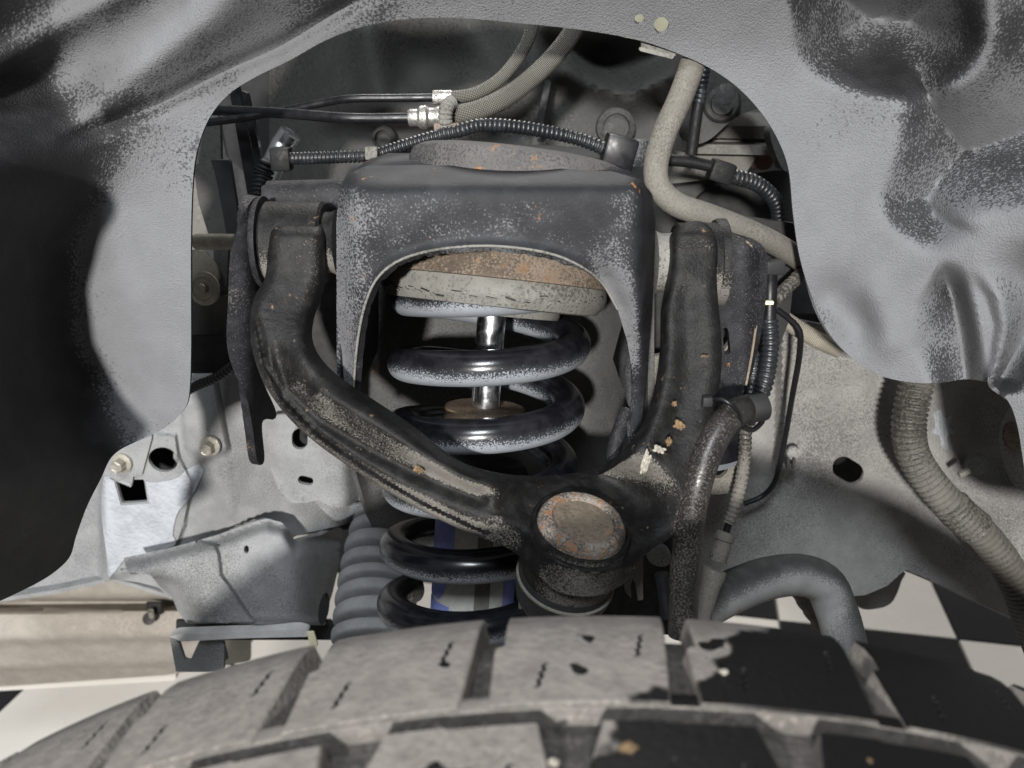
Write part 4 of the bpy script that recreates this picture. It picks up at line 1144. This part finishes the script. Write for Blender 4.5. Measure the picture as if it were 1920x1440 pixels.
# right side: conduit pair, brake hose, brake pipe
c4 = thing('wheel_sensor_conduit', P(1440, 700, .53), 'vertical black corrugated conduit right of the mounting ear', 'conduit')
tube('sleeve', [(1442, 600, .535), (1444, 650, .53), (1436, 710, .525), (1418, 760, .52), (1400, 790, .515)], 33, M['conduit'], c4, corr=(.0034, .13), seg=22)
tube('second_sleeve', [(1414, 660, .55), (1412, 700, .545), (1405, 750, .54)], 26, M['conduit'], c4, corr=(.0032, .13), seg=18)
tube('upper_tube', [(1445, 500, .54), (1444, 540, .54), (1442, 606, .535)], 26, M['pipe_black'], c4, seg=20)
rbox('latch', P(1446, 500, .535), (.014, .012, .008), M['engine_dark'], c4, bev=.001)
tube('rib_tube', [(1455, 560, .55), (1485, 530, .56), (1520, 495, .57)], 26, M['conduit_dust'], c4, corr=(.0036, .12), seg=18)
rbox('white_band', P(1441, 567, .528), (.0055, .004, .0022), M['cream'], c4, bev=.0004)
bh = thing('brake_hose', P(1285, 1150, .42), 'black rubber brake hose looping down in front of the arm to the tire', 'hose')
tube('rubber', [(1420, 765, .50), (1395, 768, .47), (1365, 785, .45), (1335, 830, .44), (1312, 890, .432), (1296, 960, .428), (1287, 1040, .425), (1282, 1100, .42), (1280, 1190, .415)], 57, M['hose'], bh, seg=30)
lathe('hose_end', [(.0, 0), (.0070, 0), (.0080, .002), (.0080, .014), (.0, .014)], P(1392, 770, .468), (1, .35, .05), M['engine_dark'], bh, 28)
tube('cable_tie', [(1330, 752, .449), (1352, 748, .440), (1378, 765, .438), (1390, 790, .445), (1380, 812, .452)], 8, M['pipe_black'], bh, seg=10)
rbox('tie_head', P(1326, 752, .447), (.0055, .005, .0055), M['engine_dark'], bh, bev=.0008)
tube('loop_tie', [(1385, 755, .462), (1405, 748, .47), (1428, 760, .48), (1432, 785, .48), (1412, 806, .47), (1392, 800, .462)], 10, M['pipe_black'], bh, seg=10)
c5 = thing('sensor_cable', P(1335, 1150, .46), 'thin corrugated sensor cable with plug hanging beside the brake hose', 'cable')
tube('sleeve', [(1398, 800, .50), (1396, 850, .49), (1390, 900, .485), (1376, 955, .48), (1366, 980, .478)], 25, M['conduit_dust'], c5, corr=(.0030, .14), seg=20)
tube('wire', [(1370, 970, .478), (1364, 990, .477), (1360, 1005, .476)], 14, M['pipe_black'], c5, seg=14)
lathe('plug', [(.0, 0), (.0050, 0), (.0058, .0015), (.0058, .005), (.0048, .0055), (.0048, .008), (.0054, .009), (.0054, .018), (.0, .018)], P(1362, 998, .474), P(1340, 1070, .466) - P(1362, 998, .474), M['conduit_dust'], c5, 26)
lathe('socket', [(.0, 0), (.0072, 0), (.0074, .004), (.0062, .010), (.0060, .034), (.0, .034)], P(1340, 1068, .464), P(1316, 1150, .455) - P(1340, 1068, .464), M['pipe_tan'], c5, 26)
st = thing('bump_bracket', P(1380, 880, .50), 'shiny black steel stop bracket behind the brake hose', 'bracket')
sheet('pad', [(1345, 810), (1392, 808), (1400, 830), (1394, 858), (1345, 872), (1330, 850)], lambda X, Y: .50 - .00025 * (Y - 820), M['spring'], st, thick=.01, step=7, edge=5)
sheet('stay', [(1330, 862), (1385, 850), (1384, 890), (1370, 925), (1320, 930)], .505, M['pipe_tan'], st, holes=[[(1340, 872), (1366, 868), (1364, 885), (1352, 896), (1335, 897)]], thick=.004, step=7, smooth=False, edge=5)
bpz = tube('brake_pipe', [(1456, 580, .60), (1475, 594, .60), (1494, 612, .60), (1501, 632, .60), (1497, 680, .61), (1486, 740, .625), (1474, 810, .645), (1462, 870, .655), (1452, 905, .660), (1430, 930, .662), (1395, 945, .66)], 11, M['pipe_black'], None, seg=14)
setprops(bpz, 'thin black bent brake pipe running down the right rail', 'pipe')
cl = thing('pipe_clip', P(1485, 870, .66), 'small plastic clip holding the thin brake pipe to the rail', 'clip')
lathe('head', [(.0, 0), (.0058, 0), (.0056, .003), (.0, .0034)], P(1487, 848, .668), (0, -1, 0), M['rail_r'], cl, 24)
rbox('prong', P(1477, 868, .662), (.0022, .004, .009), M['engine'], cl, bev=.0004)
rbox('prong', P(1488, 868, .662), (.0022, .004, .009), M['engine'], cl, bev=.0004)
tb = tube('fabric_hose', [(1440, 575, .63), (1480, 605, .625), (1530, 636, .62), (1574, 656, .62)], 32, M['braid_tan'], None, seg=24)
setprops(tb, 'pale fabric braided hose ending behind the right liner lobe', 'hose')
lm = thing('wiring_loom', P(1920, 1160, .60), 'thick dusty corrugated wiring loom hanging below the right liner lobe', 'loom')
tube('sleeve', [(1735, 660, .61), (1716, 730, .605), (1704, 800, .60), (1715, 860, .598), (1760, 925, .592), (1800, 965, .588)], 62, M['conduit_dust'], lm, corr=(.0044, .15), seg=30)
tube('lower_sleeve', [(1790, 955, .588), (1835, 995, .585), (1880, 1050, .582), (1912, 1110, .58), (1940, 1190, .578), (1985, 1300, .575), (2050, 1420, .57)], 60, M['conduit_dust'], lm, corr=(.0044, .15), seg=30)
tube('overlap_sleeve', [(1782, 946, .586), (1800, 965, .585), (1830, 990, .584)], 68, M['conduit_dust'], lm, seg=26, corr=(.0044, .12))
rbox('pale_clip', P(1808, 886, .64), (.009, .005, .004), M['rubber_dust'], lm, Matrix.Rotation(-.5, 3, 'Y'), bev=.0006)
lathe('weld_nut', [(.0, 0), (.0098, 0), (.0092, .006), (.0, .007)], P(1828, 868, .69), (0, -1, 0), M['rail'], rail, 28)
sheet('edge_flange', [(1905, 760), (1925, 780), (1940, 900), (1920, 920), (1898, 900), (1882, 850), (1880, 805)], .66, M['rail_r'], rail, thick=.004, step=9, edge=6)
sheet('rust_patch', [(1884, 800), (1905, 795), (1912, 830), (1905, 848), (1886, 830)], .6585, M['rust'], rail, thick=.002, step=8, edge=5)

# anti-roll bar
ab = tube('anti_roll_bar', [(1300, 1150, .50), (1340, 1125, .515), (1385, 1104, .53), (1440, 1084, .545), (1500, 1078, .55), (1545, 1095, .55), (1566, 1138, .545), (1580, 1185, .535), (1590, 1240, .52), (1600, 1340, .49), (1600, 1480, .45)], 78, M['bar'], None, seg=36)
setprops(ab, 'thick grey anti-roll bar bending down behind the tire at the lower right', 'anti-roll bar')
cj = tube('brown_collar', [(1498, 1095, .60), (1520, 1130, .60), (1545, 1165, .60)], 46, M['pipe_tan'], None, seg=24, corr=(.012, .06))
setprops(cj, 'brownish collar behind the bend of the anti-roll bar', 'collar')
lo = sheet('rail_foot', [(1590, 1085), (1690, 1072), (1690, 1090), (1672, 1130), (1640, 1142), (1612, 1140), (1600, 1120)], .76, M['rail_r'], None, thick=.02, step=9)
setprops(lo, 'rounded dark foot hanging under the right rail over the cream tile', 'foot')
dl = thing('knuckle_arm', P(1195, 1130, .47), 'pale forked steel knuckle piece right of the ball joint above the tire', 'knuckle')
sheet('fork', [(1172, 1040), (1206, 1030), (1206, 1125), (1196, 1126), (1192, 1095), (1186, 1085), (1182, 1100), (1184, 1122), (1172, 1110)], .465, M['pipe_tan'], dl, thick=.006, step=6, smooth=False, edge=4)
sheet('lobe', circ(1236, 1045, 24, 17, .3), .50, M['rail'], dl, thick=.008, step=7)
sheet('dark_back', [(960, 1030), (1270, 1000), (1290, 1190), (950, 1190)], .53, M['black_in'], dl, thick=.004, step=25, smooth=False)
sheet('pale_corner', [(972, 1085), (978, 1100), (985, 1130), (1010, 1142), (972, 1142)], .44, M['pipe_tan'], dl, thick=.003, step=6, smooth=False, edge=4)
sh = tube('rubber_strip', [(1240, 1075, .45), (1246, 1110, .447), (1252, 1160, .44)], 26, M['tape'], None, seg=14)
setprops(sh, 'crumpled glossy black rubber strip left of the brake hose end', 'strip')

# ------------------------------------------------------------------ tire
TR = .43; TX = .030; TZ = CAMZ - .1796 - TR
SS = .72
tire = thing('tire', (TX, .18, TZ - TR), 'large off-road tire with chunky dusty tread blocks in the foreground', 'tire')
TYAW = math.radians(0)
YF = .374 * SS                       # inner (far) shoulder
def tp3(th, y, r):              # th = angle from the top, + to the right
    return Vector((r * math.sin(th), y, r * math.cos(th)))
# carcass
prof = [(.24, .245), (.30, .270), (.36, .279), (.400, .275), (.4165, .264), (.4205, .248), (.4212, .21), (.4214, .15), (.4212, .11), (.4205, .08), (.4165, .062), (.400, .05), (.36, .045), (.30, .055), (.24, .08)]
seg = 160; vs = []; fs = []
for (r, y) in prof:
    for k in range(seg):
        vs.append(tp3(2 * math.pi * k / seg, y, r) + Vector((TX, 0, TZ)))
for i in range(len(prof) - 1):
    for k in range(seg):
        fs.append((i * seg + k, (i + 1) * seg + k, (i + 1) * seg + (k + 1) % seg, i * seg + (k + 1) % seg))
meshobj('carcass', vs, fs, M['tire_in'], tire, True, 60)
NBLK = 42
rp = [(.0100, .2166), (.0034, .2170), (.0022, .2176), (.0022, .2225), (.0034, .2245), (.0100, .2300)]
vs = []; fs = []
for (dr, y) in rp:
    for k in range(240):
        vs.append(tp3(2 * math.pi * k / 240, y, TR - dr) + Vector((TX, 0, TZ)))
for i in range(len(rp) - 1):
    for k in range(240):
        fs.append((i * 240 + k, i * 240 + (k + 1) % 240, (i + 1) * 240 + (k + 1) % 240, (i + 1) * 240 + k))
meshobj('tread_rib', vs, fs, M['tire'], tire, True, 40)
def block_mesh(nm, outline, crown, sipes=()):
    """outline in (arc metres, y); extruded radially with bevelled top; slits cut in"""
    bm = bmesh.new()
    pts = resample(outline, .004, True) if False else outline
    # dense outline along the arc so that the block follows the tire's curve
    P2 = []
    n = len(outline)
    for i in range(n):
        a = Vector(outline[i]); b = Vector(outline[(i + 1) % n])
        k = max(1, int((b - a).length / .006))
        for j in range(k): P2.append(a + (b - a) * (j / k))
    def lay(r, ins):
        c = sum((p for p in P2), Vector((0, 0))) / len(P2)
        L = []
        for p in P2:
            d = p - c
            q = c + d * (1 - ins / max(d.length, 1e-6))
            rr = r - crown(q.y)
            L.append(bm.verts.new(tp3(q.x / TR, q.y, rr)))
        return L
    l0 = lay(TR - .0095, -.0010); l1 = lay(TR - .0008, 0); l2 = lay(TR, .0008)
    m = len(P2)
    for A, B in ((l0, l1), (l1, l2)):
        for i in range(m):
            bm.faces.new((A[i], A[(i + 1) % m], B[(i + 1) % m], B[i]))
    # top as a grid fill by triangulation
    cv = [Vector((p.x, p.y)) for p in P2]
    gx = [Vector((x, y)) for x in np.arange(min(p.x for p in P2), max(p.x for p in P2), .008) for y in np.arange(min(p.y for p in P2), max(p.y for p in P2), .008)]
    X = np.array([g.x for g in gx]); Y = np.array([g.y for g in gx]); pl = [(p.x, p.y) for p in P2]
    ok = inside(X, Y, pl) & (seg_dist(X, Y, pl, True) > .003)
    gp = [g for g, o in zip(gx, ok) if o]
    V, E, Fc, ov, _, _ = delaunay_2d_cdt(cv + gp, [(i, (i + 1) % m) for i in range(m)], [], 0, 1e-7)
    new = []
    for i, v in enumerate(V):
        src = ov[i][0] if ov[i] else None
        if src is not None and src < m: new.append(l2[src])
        else: new.append(bm.verts.new(tp3(v.x / TR, v.y, TR - crown(v.y))))
    for f in Fc:
        c = sum((V[i] for i in f), Vector((0, 0))) / len(f)
        if inside(np.array([c.x]), np.array([c.y]), pl)[0]:
            try: bm.faces.new([new[i] for i in f])
            except ValueError: pass
    bmesh.ops.recalc_face_normals(bm, faces=bm.faces)
    me = bpy.data.meshes.new(nm); bm.to_mesh(me); bm.free()
    if sipes:
        cut = bpy.data.meshes.new('cut'); cb_ = bmesh.new()
        for s in sipes:
            L = []
            w = .0007
            for (a, y) in s: L.append((a - w, y))
            R = [(a + w, y) for (a, y) in s]
            ring = L + R[::-1]
            lo_ = [cb_.verts.new(tp3(a / TR, y, TR - .006)) for a, y in ring]
            hi_ = [cb_.verts.new(tp3(a / TR, y, TR + .004)) for a, y in ring]
            k = len(ring)
            q = len(s)
            for i in range(k): cb_.faces.new((lo_[i], lo_[(i + 1) % k], hi_[(i + 1) % k], hi_[i]))
            for i in range(q - 1):
                cb_.faces.new((lo_[i], lo_[k - 1 - i], lo_[k - 2 - i], lo_[i + 1]))
                cb_.faces.new((hi_[i], hi_[i + 1], hi_[k - 2 - i], hi_[k - 1 - i]))
        bmesh.ops.recalc_face_normals(cb_, faces=cb_.faces)
        cb_.to_mesh(cut); cb_.free()
        oa = bpy.data.objects.new('tmp_a', me); ob = bpy.data.objects.new('tmp_b', cut)
        COL.objects.link(oa); COL.objects.link(ob)
        md = oa.modifiers.new('b', 'BOOLEAN'); md.object = ob; md.operation = 'DIFFERENCE'; md.solver = 'EXACT'
        dg = bpy.context.evaluated_depsgraph_get()
        me2 = bpy.data.meshes.new_from_object(oa.evaluated_get(dg))
        bpy.data.objects.remove(oa); bpy.data.objects.remove(ob)
        if len(me2.polygons) > 10: me = me2
        me.name = nm
    me.polygons.foreach_set('use_smooth', [True] * len(me.polygons))
    me.set_sharp_from_angle(angle=math.radians(28))
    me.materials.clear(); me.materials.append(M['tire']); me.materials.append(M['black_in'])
    for pg in me.polygons:
        pg.material_index = 0
        c = pg.center; r = math.hypot(c.x, c.z); a = math.atan2(c.x, c.z) * TR
        if sipes and r < TR - crown(c.y) - .0003 and abs(pg.normal.y) < 2:
            d = min(float(seg_dist(np.array([a]), np.array([c.y]), q)[0]) for q in sipes)
            if d < .0011: pg.material_index = 1
    return me
def crown(y): return .004 * ((y - .17) / .10) ** 2 + (max(0, y - .254) / .016) ** 2 * .003 + (max(0, .08 - y) / .016) ** 2 * .003
PA = 2 * math.pi * TR / NBLK
g_ = .0040
sc_ = lambda L: [(a * 1.0, y * SS) for a, y in L]
zig = lambda a, y0, y1, n=7: sc_([(a + (.0005 if i % 2 else -.0005) + .003 * (i / n), y0 + (y1 - y0) * i / n) for i in range(n + 1)])
rowA = block_mesh('tread_block', sc_([(-PA / 2 + g_ + .003, .376), (-PA / 2 + g_ + .0015, .345), (-PA / 2 + g_ - .0015, .343), (-PA / 2 + g_ - .003, .302), (PA / 2 - g_ - .004, .302), (PA / 2 - g_ - .0015, .330), (PA / 2 - g_ + .002, .376)]), crown,
                  [zig(-.016, .312, .330), zig(.017, .334, .352)])
rowB = block_mesh('tread_block', sc_([(-PA / 2 + g_ + .004, .2912), (-.007, .2917), (-.0055, .2905), (PA / 2 - g_ - .007, .2905), (PA / 2 - g_ - .003, .250), (PA / 2 - g_ - .008, .205), (-PA / 2 + g_ - .007, .205), (-PA / 2 + g_ - .004, .252)]), crown,
                  [zig(-.009, .245, .270), zig(.010, .250, .268)])
rowC = block_mesh('tread_block', sc_([(-PA / 2 + g_, .195), (PA / 2 - g_, .195), (PA / 2 - g_ + .003, .085), (-PA / 2 + g_ + .003, .085)]), crown)
def tread(me, a):
    o = bpy.data.objects.new('tread_block', me); COL.objects.link(o)
    o.parent = tire
    # local transform inside the tire: rotate about the axle
    o.matrix_parent_inverse = Matrix.Translation(Vector(tire['_loc'])).inverted()
    o.location = (TX, 0, TZ)
    o.rotation_euler = (0, a, 0)
A_OFF = (-.0085 - TX + PA / 2) / TR
for k in range(NBLK):
    a = 2 * math.pi * k / NBLK
    tread(rowA, a + A_OFF)
    tread(rowB, a + A_OFF + PA / TR * .42)
    tread(rowC, a + A_OFF + PA / TR * .8)

def surf(px, py, lift=.0005):
    """point on the tread seen at a pixel"""
    u = (px - 960.0) / F; v = (py - 720.0) / F
    d = Vector((u, CP - v * SP, -SP - v * CP)); o = Vector((0, 0, CAMZ)) - Vector((TX, 0, TZ))
    a = d.x ** 2 + d.z ** 2; b = 2 * (o.x * d.x + o.z * d.z); c = o.x ** 2 + o.z ** 2 - (TR - .0015 + lift) ** 2
    disc = b * b - 4 * a * c
    if disc < 0: return None
    t = (-b - math.sqrt(disc)) / (2 * a)
    return Vector((0, 0, CAMZ)) + d * t
for (x, y, r, m, lab) in ((1178, 1404, .0032, 'debris_orange', 'small orange crumb on the near tread row at the bottom'), (1342, 1424, .0015, 'debris_orange', 'tiny tan grain on the near tread row right of the orange crumb'),
                       (1628, 1428, .0018, 'debris_orange', 'yellowish grain on the near tread row at the lower right'), (1357, 1259, .0014, 'debris', 'pale grain on the dark far tread block right of centre'),
                       (1038, 1430, .0016, 'debris', 'pale grain on the near tread row at the bottom centre')):
    q = surf(x, y)
    if q is None: continue
    bm = bmesh.new(); bmesh.ops.create_icosphere(bm, subdivisions=2, radius=r)
    for v_ in bm.verts: v_.co *= random.uniform(.75, 1.15); v_.co.z *= .5
    bmesh.ops.translate(bm, vec=q, verts=bm.verts)
    me = bpy.data.meshes.new('grit_grain'); bm.to_mesh(me); bm.free()
    setprops(link('grit_grain', me, M[m]), lab, 'grit', 'grains on the tread')

for o in SC.objects:
    if '_loc' in o: del o['_loc']
